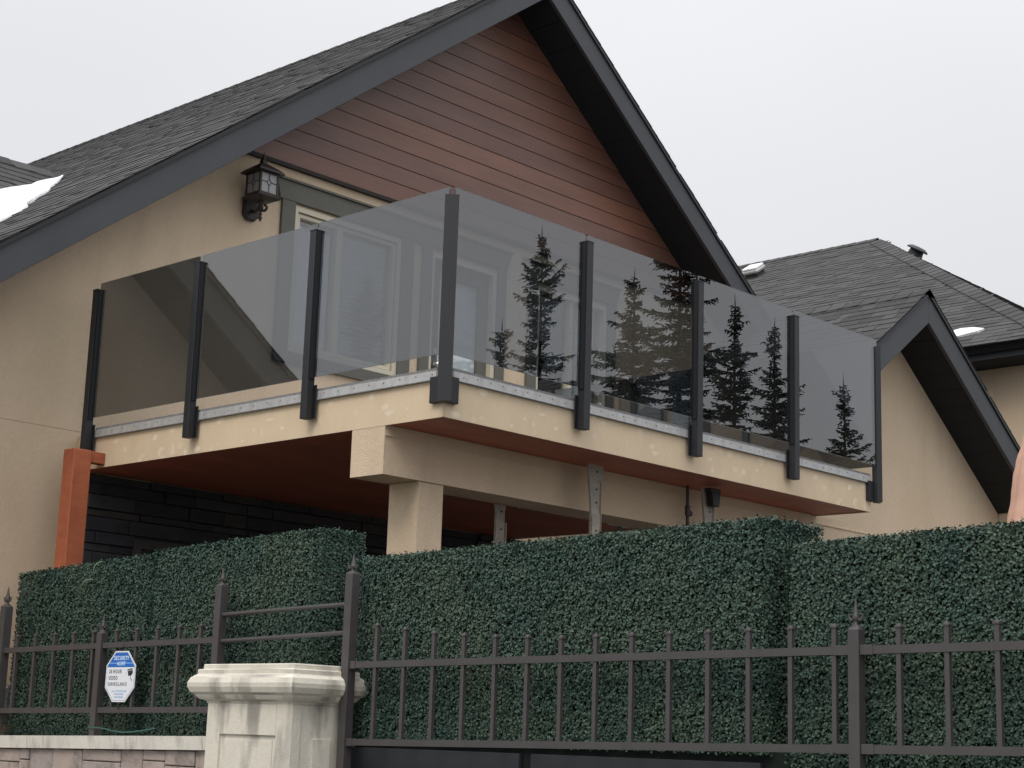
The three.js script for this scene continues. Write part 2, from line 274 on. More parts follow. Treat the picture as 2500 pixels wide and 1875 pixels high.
// ridge caps
function caps(parent, A, B, na, nb, step = 0.2, half = 0.15) {         // folded caps from A to B over the edge between two planes with normals na and nb
  const dir = B.clone().sub(A), len = dir.length(), n = Math.floor(len / step); dir.normalize();
  const away = (m) => { const c = new THREE.Vector3().crossVectors(m, dir).normalize(); return c.y > 0 ? c.negate() : c; };
  const nl = away(na), nr = away(nb), up = na.clone().add(nb).normalize();
  for (let i = 0; i < n; i++) {
    const p = A.clone().addScaledVector(dir, i * step).addScaledVector(up, 0.034), e = p.clone().addScaledVector(dir, step + 0.06).addScaledVector(up, -0.008);
    const T = [p.clone().addScaledVector(nl, half), p.clone(), p.clone().addScaledVector(nr, half)], E = [e.clone().addScaledVector(nl, half), e.clone(), e.clone().addScaledVector(nr, half)];
    const dn = up.clone().multiplyScalar(-0.014), f = [...T, ...T.map((v) => v.clone().add(dn)).reverse()], g = [...E, ...E.map((v) => v.clone().add(dn)).reverse()];
    part(parent, 'ridge_cap', loft(f, g), M.capShingle[Math.floor(rnd() * 4)]);
  }
}
caps(roof, P(PX, PY, ZR + 0.02), P(PX, PY, -13.9), V3(-PITCH, 1, 0), V3(PITCH, 1, 0), 0.2);

// ---- roof that joins from the left, its ridge along the facade
{
  const CX = -1.2, run = CRX - CX, dn = (v) => v.setY(v.y - 0.02);
  const crossRoof = part(house, 'roof', [
    slab([P(CRX, CRY, CRZ), P(CX, CRY, CRZ), P(CX, CRY - PITCH * run, CRZ + run)].map(dn), V3(0, 1, PITCH), 0.1),
    slab([P(CRX, CRY, CRZ), P(CX, CRY - PITCH * run, CRZ - run), P(CX, CRY, CRZ)].map(dn), V3(0, 1, -PITCH), 0.1)], M.under);
  const df = new THREE.Vector3(0, -PITCH / slopeL, 1 / slopeL);
  layShingles(crossRoof, P(CX, CRY, CRZ), new THREE.Vector3(1, 0, 0), df, run + 0.1, run * slopeL, (p) => p.x < CRX - (p.z - CRZ) + 0.1);
  caps(crossRoof, P(CRX + 0.06, CRY, CRZ), P(CX, CRY, CRZ), V3(0, 1, PITCH), V3(0, 1, -PITCH), 0.22, 0.17);
  part(house, 'wall', loft([[CRZ, CRY - 0.14], [CRZ + run - 0.2, CRY - PITCH * run], [CRZ - run + 0.2, CRY - PITCH * run]].map(([z, y]) => P(CX + 0.12, y, z)), [[CRZ, CRY - 0.14], [CRZ + run - 0.2, CRY - PITCH * run], [CRZ - run + 0.2, CRY - PITCH * run]].map(([z, y]) => P(CX + 0.2, y, z))), M.stucco);
}
// ---- small gable on the right
const SX = 8.585, SY = 2.892, SP = 0.715, SZ = -1.55, SW = -2.05;
const sTop = (x) => SY - SP * Math.abs(x - SX), ST = 0.325, sSof = (x) => sTop(x) - ST;
const SX0 = 5.75, SX1 = 10.98;
part(house, 'wall', prism([[6.2, 0.308], [10.98, 0.308], [10.98, sSof(10.98)], [SX, sSof(SX)], [6.2, sSof(6.2)]].map(([x, y]) => [x, Math.max(y, 0.3)]), SW - 0.2, SW), M.stucco);
part(house, 'wall', prism([[6.2, G0], [10.98, G0], [10.98, 0.298], [6.2, 0.298]], SW - 0.2, SW), M.stucco);
part(house, 'wall_joint', hb(6.2, 10.9, 0.297, 0.309, SW - 0.19, SW - 0.012), M.under);
part(house, 'wall', hb(6.2, 6.4, G0, sSof(6.2), FZ, SW - 0.202), M.stucco);
const smallRoof = part(house, 'roof', prism([[SX0, sTop(SX0) - 0.02], [SX, SY - 0.02], [SX1, sTop(SX1) - 0.02], [SX1, sTop(SX1) - 0.14], [SX, SY - 0.14], [SX0, sTop(SX0) - 0.14]], -9, SZ - 0.045), M.under);
for (const s of [-1, 1]) {
  const x0 = s < 0 ? SX0 : SX + 0.0015, x1 = s < 0 ? SX - 0.0015 : SX1;
  part(house, 'fascia_board', prism([[x0, sTop(x0) - 0.03], [x1, sTop(x1) - 0.03], [x1, sSof(x1) - 0.012], [x0, sSof(x0) - 0.012]], SZ - 0.04, SZ, [], 0.004), M.darkFascia);
  part(house, 'drip_edge', prism([[x0, sTop(x0) - 0.002], [x1, sTop(x1) - 0.002], [x1, sTop(x1) - 0.04], [x0, sTop(x0) - 0.04]], SZ + 0.001, SZ + 0.018), M.black);
  const xe = s < 0 ? SX0 : SX1, L = Math.abs(xe - SX), n = Math.round(L / 0.2);
  for (let i = 0; i < n; i++) {
    const a = SX + s * (i * L / n + 0.003 + (i ? 0 : 0.01)), b = SX + s * ((i + 1) * L / n - 0.003), [p, q] = s < 0 ? [b, a] : [a, b];
    part(house, 'soffit_plank', prism([[p, sSof(p)], [q, sSof(q)], [q, sSof(q) + 0.03], [p, sSof(p) + 0.03]], SW - 0.02, SZ - 0.041), M.soffitDark);
  }
}
{
  const k = Math.hypot(1, SP), a = new THREE.Vector3(-1 / k, -SP / k, 0), b = new THREE.Vector3(1 / k, -SP / k, 0);
  layShingles(smallRoof, P(SX, SY, -9), zf, a, SZ + 0.022 + 9, (SX - SX0) * k, (p) => p.z > FZ - 0.05 || p.x > WX1);
  layShingles(smallRoof, P(SX, SY, SZ + 0.022), zb, b, 4, (SX1 - SX) * k, null);
  caps(smallRoof, P(SX, SY, SZ + 0.02), P(SX, SY, -8.6), V3(-SP, 1, 0), V3(SP, 1, 0), 0.2, 0.14);
}
// ---- hipped wing behind and to the right
const HM = 0.61, HX = 10.5, HY = 2.79, AX = 16.12, AY = HY + HM * (AX - HX), AZ = -6.6, HZ = AZ + (AX - HX) * 0.985;
const kH = Math.hypot(1, HM), hl = new THREE.Vector3(-1 / kH, -HM / kH, 0), kF = Math.hypot(HZ - AZ, AY - HY), hf = new THREE.Vector3(0, -(AY - HY) / kF, (HZ - AZ) / kF), hr = new THREE.Vector3(1 / kH, -HM / kH, 0);
{
  const nl = new THREE.Vector3(-HM, 1, 0).normalize(), nf = new THREE.Vector3(0, HZ - AZ, AY - HY).normalize(), low = (v) => v.setY(v.y - 0.02);
  const HXR = 2 * AX - HX;
  const hip = part(house, 'roof', [
    slab([P(HX, HY, HZ), P(AX, AY, AZ), P(AX, AY, -20), P(HX, HY, -20)].map(low), nl, 0.12),
    slab([P(HX, HY, HZ), P(HXR, HY, HZ), P(AX, AY, AZ)].map(low), nf, 0.12),
    slab([P(HXR, HY, HZ), P(HXR, HY, -20), P(AX, AY, -20), P(AX, AY, AZ)].map(low), new THREE.Vector3(HM, 1, 0).normalize(), 0.12)], M.under);
  layShingles(hip, P(AX, AY, -14), zf, hl, HZ + 14, (AX - HX) * kH + 0.02, (p) => p.z < AZ + (AX - p.x) * 0.985 - 0.1);
  layShingles(hip, P(HX, AY, AZ), new THREE.Vector3(1, 0, 0), hf, AX - HX, kF, (p) => AX - p.x < (p.z - AZ) / 0.985 - 0.14);
  caps(hip, P(HX, HY, HZ), P(AX, AY, AZ), nl, nf, 0.21, 0.19);
  caps(hip, P(AX, AY, AZ), P(AX, AY, -13.8), nl, V3(HM, 1, 0), 0.21, 0.15);
  // eaves gutter, fascia, soffit, walls
  const gut = (x, y) => [[x, y], [x - 0.1, y + 0.005], [x - 0.115, y - 0.03], [x - 0.085, y - 0.085], [x - 0.07, y - 0.125], [x, y - 0.125]];
  part(house, 'gutter', prism(gut(HX + 0.02, HY - 0.03), -14, HZ + 0.05), M.black);
  part(house, 'fascia_board', hb(HX + 0.021, HX + 0.05, HY - 0.22, HY - 0.05, -14, HZ), M.darkFascia);
  part(house, 'soffit_panel', hb(HX + 0.05, 11.05, HY - 0.225, HY - 0.2, -14, HZ), M.soffitDark);
  part(house, 'wall', [hb(11, 11.2, G0, HY - 0.226, SW + 0.002, -1.45), hb(11, 11.2, G0, HY - 0.226, -14, SW - 0.002), hb(11.2, 20, G0, HY - 0.226, -1.65, -1.45), hb(11, 20, HY - 0.224, HY - 0.2, -1.45, HZ)], M.stucco);
}
// ---- choose the shingles that show largest as pieces of their own
{
  const wedge = new THREE.BoxGeometry(1, 1, 1); const a = wedge.attributes.position; for (let i = 0; i < a.count; i++) if (a.getZ(i) < 0 && a.getY(i) > 0) a.setY(i, 0.3);
  wedge.computeVertexNormals(); const G = metric(wedge);
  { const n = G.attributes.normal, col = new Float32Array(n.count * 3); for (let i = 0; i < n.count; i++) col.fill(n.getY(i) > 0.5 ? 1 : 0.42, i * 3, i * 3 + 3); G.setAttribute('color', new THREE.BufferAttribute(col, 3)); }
  shingles.sort((x, y) => y.size - x.size);
  shingles.slice(0, 290).forEach((s) => put(s.parent, 'shingle', G, M.shingle[s.tone], s.p, s.q, s.s));
  const byRoof = new Map(); shingles.slice(290).forEach((s) => byRoof.set(s.parent, [...(byRoof.get(s.parent) ?? []), s]));
  const tones = [0.050, 0.057, 0.070, 0.041];
  for (const [parent, list] of byRoof) {
    const im = shadows(new THREE.InstancedMesh(G, M.shingleWhite, list.length)), m = new THREE.Matrix4();
    list.forEach((s, i) => { im.setMatrixAt(i, m.compose(s.p.clone().sub(origin.get(parent)), s.q, s.s)); const g = tones[s.tone]; im.setColorAt(i, lin(g, g * 0.985, g)); });
    im.name = 'shingle_field'; im.userData.kind = 'stuff'; parent.add(im);
  }
}
// ---- dark split stone under the balcony
{
  let y = -0.002, row = 0;
  while (y > -1.25) {
    const h = rr(0.055, 0.115); let x = 0.1 - (row % 2 ? rr(0.1, 0.3) : 0);
    while (x < 6.1) {
      const w = rr(0.22, 0.58), x0 = Math.max(x, 0.1), x1 = Math.min(x + w - 0.006, 6.1), hh = h - 0.006;
      x += w; if (x1 - x0 < 0.06) continue;
      for (const [a, b] of y - hh < -0.44 ? [[x0, Math.min(x1, 0.528)], [Math.max(x0, 1.102), x1]] : [[x0, x1]]) if (b - a > 0.03) part(house, 'stone', hrb(a, b, y - hh, y, FZ + 0.001, FZ + 0.025 + rr(0, 0.035), 0.005), M.slate[Math.floor(rnd() * 4)]);
    }
    y -= h; row++;
  }
  const w = part(house, 'window', [hb(0.53, 0.6, G0 + 0.9, -0.45, FZ + 0.001, FZ + 0.05), hb(1.03, 1.1, G0 + 0.9, -0.45, FZ + 0.001, FZ + 0.05), hb(0.6, 1.03, -0.52, -0.45, FZ + 0.001, FZ + 0.05)], M.slate[3], 'low dark framed window in the stone under the balcony');
  part(w, 'pane', hb(0.6, 1.03, G0 + 0.9, -0.52, FZ + 0.005, FZ + 0.015), M.black);
  part(house, 'stone_bed', [hb(0.1, 0.529, G0, 0.0, FZ + 0.0005, FZ + 0.012), hb(1.101, 6.15, G0, 0.0, FZ + 0.0005, FZ + 0.012), hb(0.53, 1.1, -0.448, 0.0, FZ + 0.0005, FZ + 0.012)], M.under);
}
// ---- windows and door on the balcony
{
  const z = FZ;
  part(house, 'head_trim', [prism([[1.70, 2.77], [1.745, 2.60], [4.585, 2.60], [4.64, 2.77]], z, z + 0.035, [], 0.003), prism([[1.69, 2.772], [4.65, 2.772], [4.65, 2.79], [1.69, 2.79]], z, z + 0.055)], M.trim);
  part(house, 'head_trim', [prism([[4.83, 2.77], [4.875, 2.60], [6.26, 2.60], [6.31, 2.77]], z, z + 0.035, [], 0.003), prism([[4.82, 2.772], [6.32, 2.772], [6.32, 2.79], [4.82, 2.79]], z, z + 0.055)], M.trim);
  const frameBars = (x0, x1, y0, y1, t, za, zc) => [hb(x0, x0 + t, y0, y1, za, zc), hb(x1 - t, x1, y0, y1, za, zc), hb(x0 + t, x1 - t, y0, y0 + t, za, zc), hb(x0 + t, x1 - t, y1 - t, y1, za, zc)];
  // left window: a plain sash and a sash with a slatted blind
  const w1 = part(house, 'window', [hb(1.775, 1.92, 1.19, 2.599, z, z + 0.03), hb(3.19, 3.335, 1.19, 2.599, z, z + 0.03), hb(1.92, 3.19, 1.19, 1.29, z, z + 0.03)], M.trim);
  part(w1, 'frame', [...frameBars(1.921, 3.189, 1.291, 2.579, 0.045, z - 0.1, z + 0.012), ...frameBars(1.975, 3.135, 1.345, 2.525, 0.03, z - 0.085, z - 0.01), hb(2.43, 2.50, 1.375, 2.495, z - 0.08, z - 0.012)], M.cream);
  part(w1, 'pane', hb(2.005, 2.43, 1.375, 2.495, z - 0.06, z - 0.052), M.pane); part(w1, 'pane', hb(2.50, 3.105, 1.375, 2.495, z - 0.06, z - 0.052), M.pane);
  part(w1, 'blind', hb(2.0, 2.435, 1.37, 2.45, z - 0.115, z - 0.108), M.blind);
  for (let i = 0; i < 24; i++) { const y = 1.40 + i * 0.046; const g = boxW(C.x + 2.5, C.x + 3.1, -0.022, 0.022, -0.0012, 0.0012); g.rotateX(0.85).translate(0, C.y + y, C.z + z - 0.11); part(w1, 'slat', metric(g), M.blind); }
  // door
  const d = part(house, 'door', [...frameBars(3.625, 4.405, 0.33, 2.50, 0.125, z - 0.09, z - 0.045), hb(3.75, 4.28, 0.455, 0.62, z - 0.09, z - 0.045)], M.trim);
  part(d, 'frame', [hb(3.576, 3.62, 0.321, 2.559, z - 0.1, z + 0.012), hb(4.41, 4.459, 0.321, 2.559, z - 0.1, z + 0.012), hb(3.62, 4.41, 2.51, 2.559, z - 0.1, z + 0.012)], M.cream);
  part(d, 'casing', [hb(3.455, 3.575, 0.27, 2.599, z, z + 0.03), hb(4.46, 4.58, 0.27, 2.599, z, z + 0.03)], M.trim);
  part(d, 'pane', hb(3.75, 4.28, 0.62, 2.375, z - 0.07, z - 0.062), M.pane);
  part(d, 'blind', hb(3.745, 4.285, 0.615, 2.38, z - 0.085, z - 0.078), M.blind);
  part(d, 'handle', [new THREE.SphereGeometry(0.032, 20, 14).translate(C.x + 3.69, C.y + 1.50, C.z + z + 0.03), new THREE.CylinderGeometry(0.028, 0.03, 0.05, 20).rotateX(Math.PI / 2).translate(C.x + 3.69, C.y + 1.50, C.z + z - 0.02)].map(strip), M.steel);
  part(d, 'deadbolt', metric(new THREE.CylinderGeometry(0.028, 0.03, 0.04, 20).rotateX(Math.PI / 2).translate(C.x + 3.685, C.y + 1.63, C.z + z - 0.02)), M.steel);
  // right window, tall
  const w2 = part(house, 'window', [hb(4.905, 5.04, 0.27, 2.599, z, z + 0.03), hb(6.12, 6.255, 0.27, 2.599, z, z + 0.03), hb(5.04, 6.12, 0.27, 0.42, z, z + 0.03)], M.trim);
  part(w2, 'frame', [...frameBars(5.041, 6.119, 0.421, 2.559, 0.045, z - 0.1, z + 0.012), hb(5.56, 5.62, 0.466, 2.514, z - 0.08, z - 0.012)], M.cream);
  part(w2, 'pane', hb(5.086, 5.56, 0.466, 2.514, z - 0.06, z - 0.052), M.pane); part(w2, 'pane', hb(5.62, 6.074, 0.466, 2.514, z - 0.06, z - 0.052), M.pane);
  part(w2, 'curtain', hb(5.78, 6.07, 0.46, 2.5, z - 0.14, z - 0.12), M.blind);
}

// ---------------------------------------------------------------- snow
{
  const up = new THREE.Vector3(0, 0.05, 0);
  // the drift in the roof valley: lower edge on the main roof, upper edge on the joining roof
  const lower = [[1.34, 3.23, -6.68], [1.06, 3.02, -6.36], [0.86, 2.87, -6.12], [0.70, 2.75, -5.87], [0.52, 2.62, -5.70], [0.37, 2.51, -5.51], [0.22, 2.39, -5.36], [0.10, 2.31, -5.18], [-0.03, 2.21, -5.13], [-0.19, 2.09, -5.03], [-0.6, 1.78, -4.75], [-0.95, 1.52, -4.55]];
  const upper = [[1.40, 3.26, -6.80], [1.26, 3.20, -6.72], [1.17, 3.17, -6.69], [1.05, 3.10, -6.58], [0.95, 3.04, -6.50], [0.865, 2.985, -6.43], [0.74, 2.92, -6.35], [0.66, 2.88, -6.29], [0.577, 2.847, -6.25], [0.373, 2.73, -6.09], [-0.1, 2.50, -5.78], [-0.6, 2.24, -5.44]];
  const g = [], v = [];
  const row = lower.map((l, i) => { const L = P(...l), U = P(...upper[i]), n = 6, out = []; for (let k = 0; k <= n; k++) { const t = k / n, p = L.clone().lerp(U, t); p.y += 0.03 + 0.03 * Math.sin(Math.PI * t) + 0.004 * Math.sin(i * 2.3 + k); if (k === 0) { p.x += rr(-0.04, 0.04); p.z += rr(-0.03, 0.03); } out.push(p); } return out; });
  const tri = (a, b, c) => v.push(...a.toArray(), ...b.toArray(), ...c.toArray());
  for (let i = 0; i < row.length - 1; i++) for (let k = 0; k < 6; k++) { tri(row[i][k], row[i][k + 1], row[i + 1][k]); tri(row[i + 1][k], row[i][k + 1], row[i + 1][k + 1]); }
  for (let i = 0; i < row.length - 1; i++) for (const k of [0, 6]) { const a = row[i][k], b = row[i + 1][k], dn = new THREE.Vector3(0, -0.12, 0), a2 = a.clone().add(dn), b2 = b.clone().add(dn); tri(a, b, a2); tri(b, b2, a2); }
  let geo = new THREE.BufferGeometry(); geo.setAttribute('position', new THREE.Float32BufferAttribute(v, 3)); geo = mergeVertices(geo, 1e-4); geo.computeVertexNormals();
  const s = thing('snow_patch', 'white snow drift lying in the roof valley at the left edge', 'snow', P(0.5, 2.6, -5.9));
  part(s, 'snow', metric(geo), M.snow);
  const pts = [[10.90, -2.50], [10.93, -2.43], [10.90, -2.25], [10.80, -2.06], [10.74, -2.12], [10.70, -2.24], [10.66, -2.36], [10.72, -2.46]].map(([x, z]) => P(x, HY + HM * (x - HX) + 0.045, z));
  const s2 = thing('snow_patch', 'thin sliver of snow on the right roof just above its gutter', 'snow', P(10.8, 2.97, -2.3));
  part(s2, 'snow', slab(pts, new THREE.Vector3(-HM, 1, 0).normalize(), 0.04), M.snow);
}
// roof vents
{
  const v = thing('roof_vent', 'low roof vent capped with snow beside the main gable edge', 'roof vent', P(15.3, 5.72, -8.45));
  const nl = new THREE.Quaternion().setFromUnitVectors(new THREE.Vector3(0, 1, 0), new THREE.Vector3(-HM, 1, 0).normalize());
  const at = (g, y) => metric(g.applyQuaternion(nl).translate(C.x + 15.32, C.y + 5.73, C.z - 8.43));
  part(v, 'base', at(new THREE.BoxGeometry(0.24, 0.08, 0.24).translate(0, 0.04, 0)), M.capShingle[1]);
  part(v, 'hood', at(new RoundedBoxGeometry(0.30, 0.07, 0.30, 3, 0.03).translate(0, 0.105, 0)), M.galv);
  part(v, 'snow_cap', at(new RoundedBoxGeometry(0.28, 0.05, 0.28, 3, 0.024).translate(0, 0.155, 0)), M.snow);
  const v2 = thing('roof_vent', 'dark round roof vent standing out against the sky on the right hip', 'roof vent', P(16.5, 6.0, -6.0));
  const nf = new THREE.Quaternion().setFromUnitVectors(new THREE.Vector3(0, 1, 0), new THREE.Vector3(0, HZ - AZ, AY - HY).normalize());
  const at2 = (g) => metric(g.applyQuaternion(nf).translate(C.x + 15.98, C.y + AY - 0.72 * HM, C.z + AZ + 0.72));
  part(v2, 'neck', at2(new THREE.CylinderGeometry(0.11, 0.13, 0.12, 24).translate(0, 0.04, 0)), M.blackGrey);
  part(v2, 'cap', at2(new THREE.LatheGeometry([[0, 0.165], [0.11, 0.158], [0.17, 0.125], [0.172, 0.10], [0.10, 0.10]].map(([x, y]) => new THREE.Vector2(x, y)), 24)), M.blackGrey);
}

// ---------------------------------------------------------------- the balcony
const BW = 4.80, BD = 3.9;
const balcony = thing('balcony', 'tan balcony on a square stucco column with red boarded underside', 'balcony', P(0.43, YARD - C.y, -0.66));
part(balcony, 'fascia', prism([[0, 0], [BW, 0], [BW, 0.27], [0, 0.27]], -0.012, 0), M.fascia, 'front fascia with pale patched spots');
{
  const g = hb(0, 0.011, 0, 0.27, FZ, -0.0125); const uv = g.attributes.uv; for (let i = 0; i < uv.count; i++) uv.setX(i, uv.getX(i) + 1.7);
  part(balcony, 'fascia', g, M.fascia);
}
part(balcony, 'fascia', hb(BW - 0.011, BW, 0, 0.27, SW - 1.84, -0.0125), M.fascia);
part(balcony, 'corner_bead', hb(-0.004, 0.008, 0.001, 0.235, -0.008, 0.004), M.stucco);
part(balcony, 'deck', hb(0.012, BW - 0.012, 0.20, 0.262, FZ + 0.001, -0.013), M.galvDark);
for (let i = 0; i < 27; i++) { const z1 = -0.004 - i * 0.1443; part(balcony, 'soffit_board', hb(0.012, BW - 0.012, 0.008, 0.024, Math.max(z1 - 0.1428, FZ + 0.002) - 0.012 + (i === 26 ? 0.014 : 0), z1 - 0.012), M.redSoffit[(i * 5 + (i >> 2)) % 3]); }
// galvanised flashing along the deck edge, with nails and a rough strip on top
for (const seg of [[0.06, 1.17], [1.235, 2.38], [2.445, 3.59], [3.655, BW - 0.02]]) {
  part(balcony, 'flashing', hb(seg[0], seg[1], 0.232, 0.285, 0.0015, 0.018), M.galv);
  part(balcony, 'flashing_strip', hb(seg[0], seg[1], 0.2855, 0.303, -0.05, 0.012), M.galvDark);
  part(balcony, 'flashing_lip', hb(seg[0], seg[1], 0.228, 0.2318, 0.002, 0.022), M.galvDark);
  const nails = []; for (let x = seg[0] + 0.08; x < seg[1] - 0.03; x += 0.115 + rr(-0.01, 0.01)) nails.push(metric(new THREE.CylinderGeometry(0.0042, 0.0042, 0.004, 8).rotateX(Math.PI / 2).translate(C.x + x, C.y + 0.262 + rr(-0.006, 0.006), C.z + 0.0195)));
  part(balcony, 'nail_row', nails, M.galvDark);
}
for (const seg of [[-1.155, -0.06], [-2.415, -1.22], [-3.66, -2.475]]) {
  part(balcony, 'flashing', hb(-0.018, -0.0015, 0.232, 0.285, seg[0], seg[1]), M.galv);
  part(balcony, 'flashing_strip', hb(-0.012, 0.05, 0.2855, 0.303, seg[0], seg[1]), M.galvDark);
  part(balcony, 'flashing_lip', hb(-0.024, -0.002, 0.226, 0.2318, seg[0], seg[1]), M.galvDark);
  const nails = []; for (let z = seg[0] + 0.08; z < seg[1] - 0.03; z += 0.14 + rr(-0.01, 0.01)) nails.push(metric(new THREE.CylinderGeometry(0.0042, 0.0042, 0.004, 8).rotateZ(Math.PI / 2).translate(C.x - 0.0195, C.y + 0.262 + rr(-0.006, 0.006), C.z + z)));
  part(balcony, 'nail_row', nails, M.galvDark);
}
part(balcony, 'flashing', hb(BW + 0.0015, BW + 0.018, 0.232, 0.285, FZ + 1.85, -0.02), M.galv);
// beam and column
part(balcony, 'beam', [hb(0.002, 6.19, -0.30, 0.006, -0.81, -0.51)], M.stucco);
part(balcony, 'beam_seam', hb(0.004, 6.18, -0.062, -0.054, -0.509, -0.502), M.stucco);

part(balcony, 'column', hb(0.322, 0.538, G0, -0.302, -0.79, -0.525), M.stucco);
// hangers of flat grey metal
function hanger(label, x, z, top, wt) {
  const t = thing('metal_hanger', label, 'hanger', P(x, G0, z), 'grey metal hangers under the balcony');
  const s = [[-wt / 2, top], [wt / 2, top], [wt / 2 - 0.012, top - 0.06], [0.043, top - 0.10], [0.043, -1.5], [-0.043, -1.5], [-0.043, top - 0.10], [-wt / 2 + 0.012, top - 0.06]];
  if (wt > 0.15) { s[2] = [0.055, top - 0.2]; s[3] = [0.043, top - 0.30]; s[6] = [-0.043, top - 0.30]; s[7] = [-0.055, top - 0.2]; }
  part(t, 'bar', prism(s.map(([a, b]) => [a + x, b]).reverse(), z - 0.02, z, [], 0.002), M.strap);
  part(t, 'flange', hb(x + 0.044, x + 0.05, -1.5, top - 0.12, z - 0.02, z + 0.012), M.strap);
  part(t, 'cover_plate', prism([[x - 0.04, top - 0.34], [x + 0.04, top - 0.335], [x + 0.04, top - 0.9], [x - 0.04, top - 0.9]].reverse(), z + 0.0005, z + 0.008), M.strap);
  for (const y of [top - 0.05, top - 0.17, top - 0.26, top - 0.45]) part(t, 'bolt', metric(new THREE.CylinderGeometry(0.0055, 0.0055, 0.008, 12).rotateX(Math.PI / 2).translate(C.x + x, C.y + y, C.z + z + 0.009)), M.blackGrey);
  return t;
}
hanger('grey flat metal hanger bolted under the beam, nearest the column', 1.36, -0.795, -0.302, 0.105);
hanger('long tapered grey metal hanger in front of the beam, middle one of three', 1.765, -0.30, -0.016, 0.165);
const h3 = hanger('grey metal hanger with a black box at its top, farthest from the column', 3.05, -0.30, -0.016, 0.165);
{
  const f = thing('flood_lamp', 'small black box lamp fixed at the top of the far hanger', 'lamp', P(3.05, -0.07, -0.26));
  const w = prism([[3.0, -0.05], [3.1, -0.05], [3.085, -0.15], [3.012, -0.15]].reverse(), -0.287, -0.23, [], 0.005);
  part(f, 'housing', w, M.black); part(f, 'bracket', hb(2.99, 3.11, -0.048, -0.018, -0.287, -0.24), M.blackGrey);
  const c = thing('conduit', 'thin rusty pipe with a joint beside the far hanger', 'pipe', P(2.83, G0, -0.33));
  part(c, 'pipe', [metric(new THREE.CylinderGeometry(0.012, 0.012, 1.3, 12).translate(C.x + 2.83, C.y - 0.667, C.z - 0.33))], M.bronze);
  part(c, 'fitting', [metric(new THREE.CylinderGeometry(0.02, 0.02, 0.07, 14).translate(C.x + 2.83, C.y - 0.20, C.z - 0.33)), metric(new THREE.SphereGeometry(0.022, 12, 10).translate(C.x + 2.85, C.y - 0.22, C.z - 0.325))], M.bronze);
}
// ---------------------------------------------------------------- glass railing
const railing = thing('glass_railing', 'smoked glass balcony railing with black metal posts', 'railing', P(2.4, 0.23, -0.9));
const PT = 1.352, PB = 0.10, GT = 1.408, GB = 0.372, HWID = 0.03;
function glassPost(x, z, axis, out) {       // axis: the direction the run goes; out: outward direction (unit x or z)
  const shape = new RoundedBoxGeometry(0.06, PT - PB, 0.06, 2, 0.004).translate(C.x + x, C.y + (PT + PB) / 2, C.z + z);
  const m = part(railing, 'post', metric(shape), M.blackGrey);
  const ox = out.x, oz = out.z;
  // pressed channels that hold the panes, and the plate on the fascia
  for (const s of [-1, 1]) part(m, 'channel', axis === 'x' ? hb(x + s * 0.034 - 0.0045, x + s * 0.034 + 0.0045, GB - 0.01, PT - 0.004, z - 0.02, z + 0.02) : hb(x - 0.02, x + 0.02, GB - 0.01, PT - 0.004, z + s * 0.034 - 0.0045, z + s * 0.034 + 0.0045), M.black);
  part(m, 'plate', axis === 'x' ? hrb(x - 0.052, x + 0.052, PB + 0.005, 0.325, 0.0255, z - 0.0305, 0.002) : hrb(ox < 0 ? x + 0.0305 : BW + 0.0255, ox < 0 ? -0.0255 : x - 0.0305, PB + 0.005, 0.325, z - 0.052, z + 0.052, 0.002), M.black);
  part(m, 'cap', hrb(x - 0.032, x + 0.032, PT - 0.006, PT + 0.006, z - 0.032, z + 0.032, 0.003), M.black);
  return m;
}
const OF = 0.062;                       // stand-off of the post centre from the fascia
const fx = [1.20, 2.412, 3.62], lz = [-1.19, -2.44, -3.70];
for (const x of fx) glassPost(x, OF, 'x', new THREE.Vector3(0, 0, 1));
for (const z of lz) glassPost(-OF, z, 'z', new THREE.Vector3(-1, 0, 0));
for (const z of [-1.24, -2.48]) glassPost(BW + OF, z, 'z', new THREE.Vector3(1, 0, 0));
{ // corner posts: a fluted angle at the two corners
  const cp = (x, z, sx) => {
    const s = [[-0.043, -0.03], [0.043, -0.03], [0.043, 0.012], [0.024, 0.034], [-0.024, 0.034], [-0.043, 0.012]].map(([a, b]) => new THREE.Vector2(a * sx, b));
    const g = new THREE.ExtrudeGeometry(new THREE.Shape(s), { depth: PT - 0.08, bevelEnabled: false }).rotateX(-Math.PI / 2).rotateY(sx > 0 ? -Math.PI / 4 : Math.PI / 4).translate(C.x + x, C.y + 0.08, C.z + z);
    const m = part(railing, 'post', metric(g), M.blackGrey, 'wide corner post');
    part(m, 'plate', sx > 0 ? [hrb(-0.034, 0.088, 0.085, 0.245, 0.001, 0.034, 0.003), hrb(-0.034, -0.001, 0.085, 0.245, -0.095, 0.0005, 0.003)] : [hrb(BW - 0.075, BW + 0.03, 0.085, 0.245, 0.001, 0.03, 0.003), hrb(BW + 0.001, BW + 0.03, 0.085, 0.245, -0.095, 0.0005, 0.003)], M.black);
    return m;
  };
  cp(-0.044, 0.044, 1); cp(BW + 0.045, 0.035, -1);
}
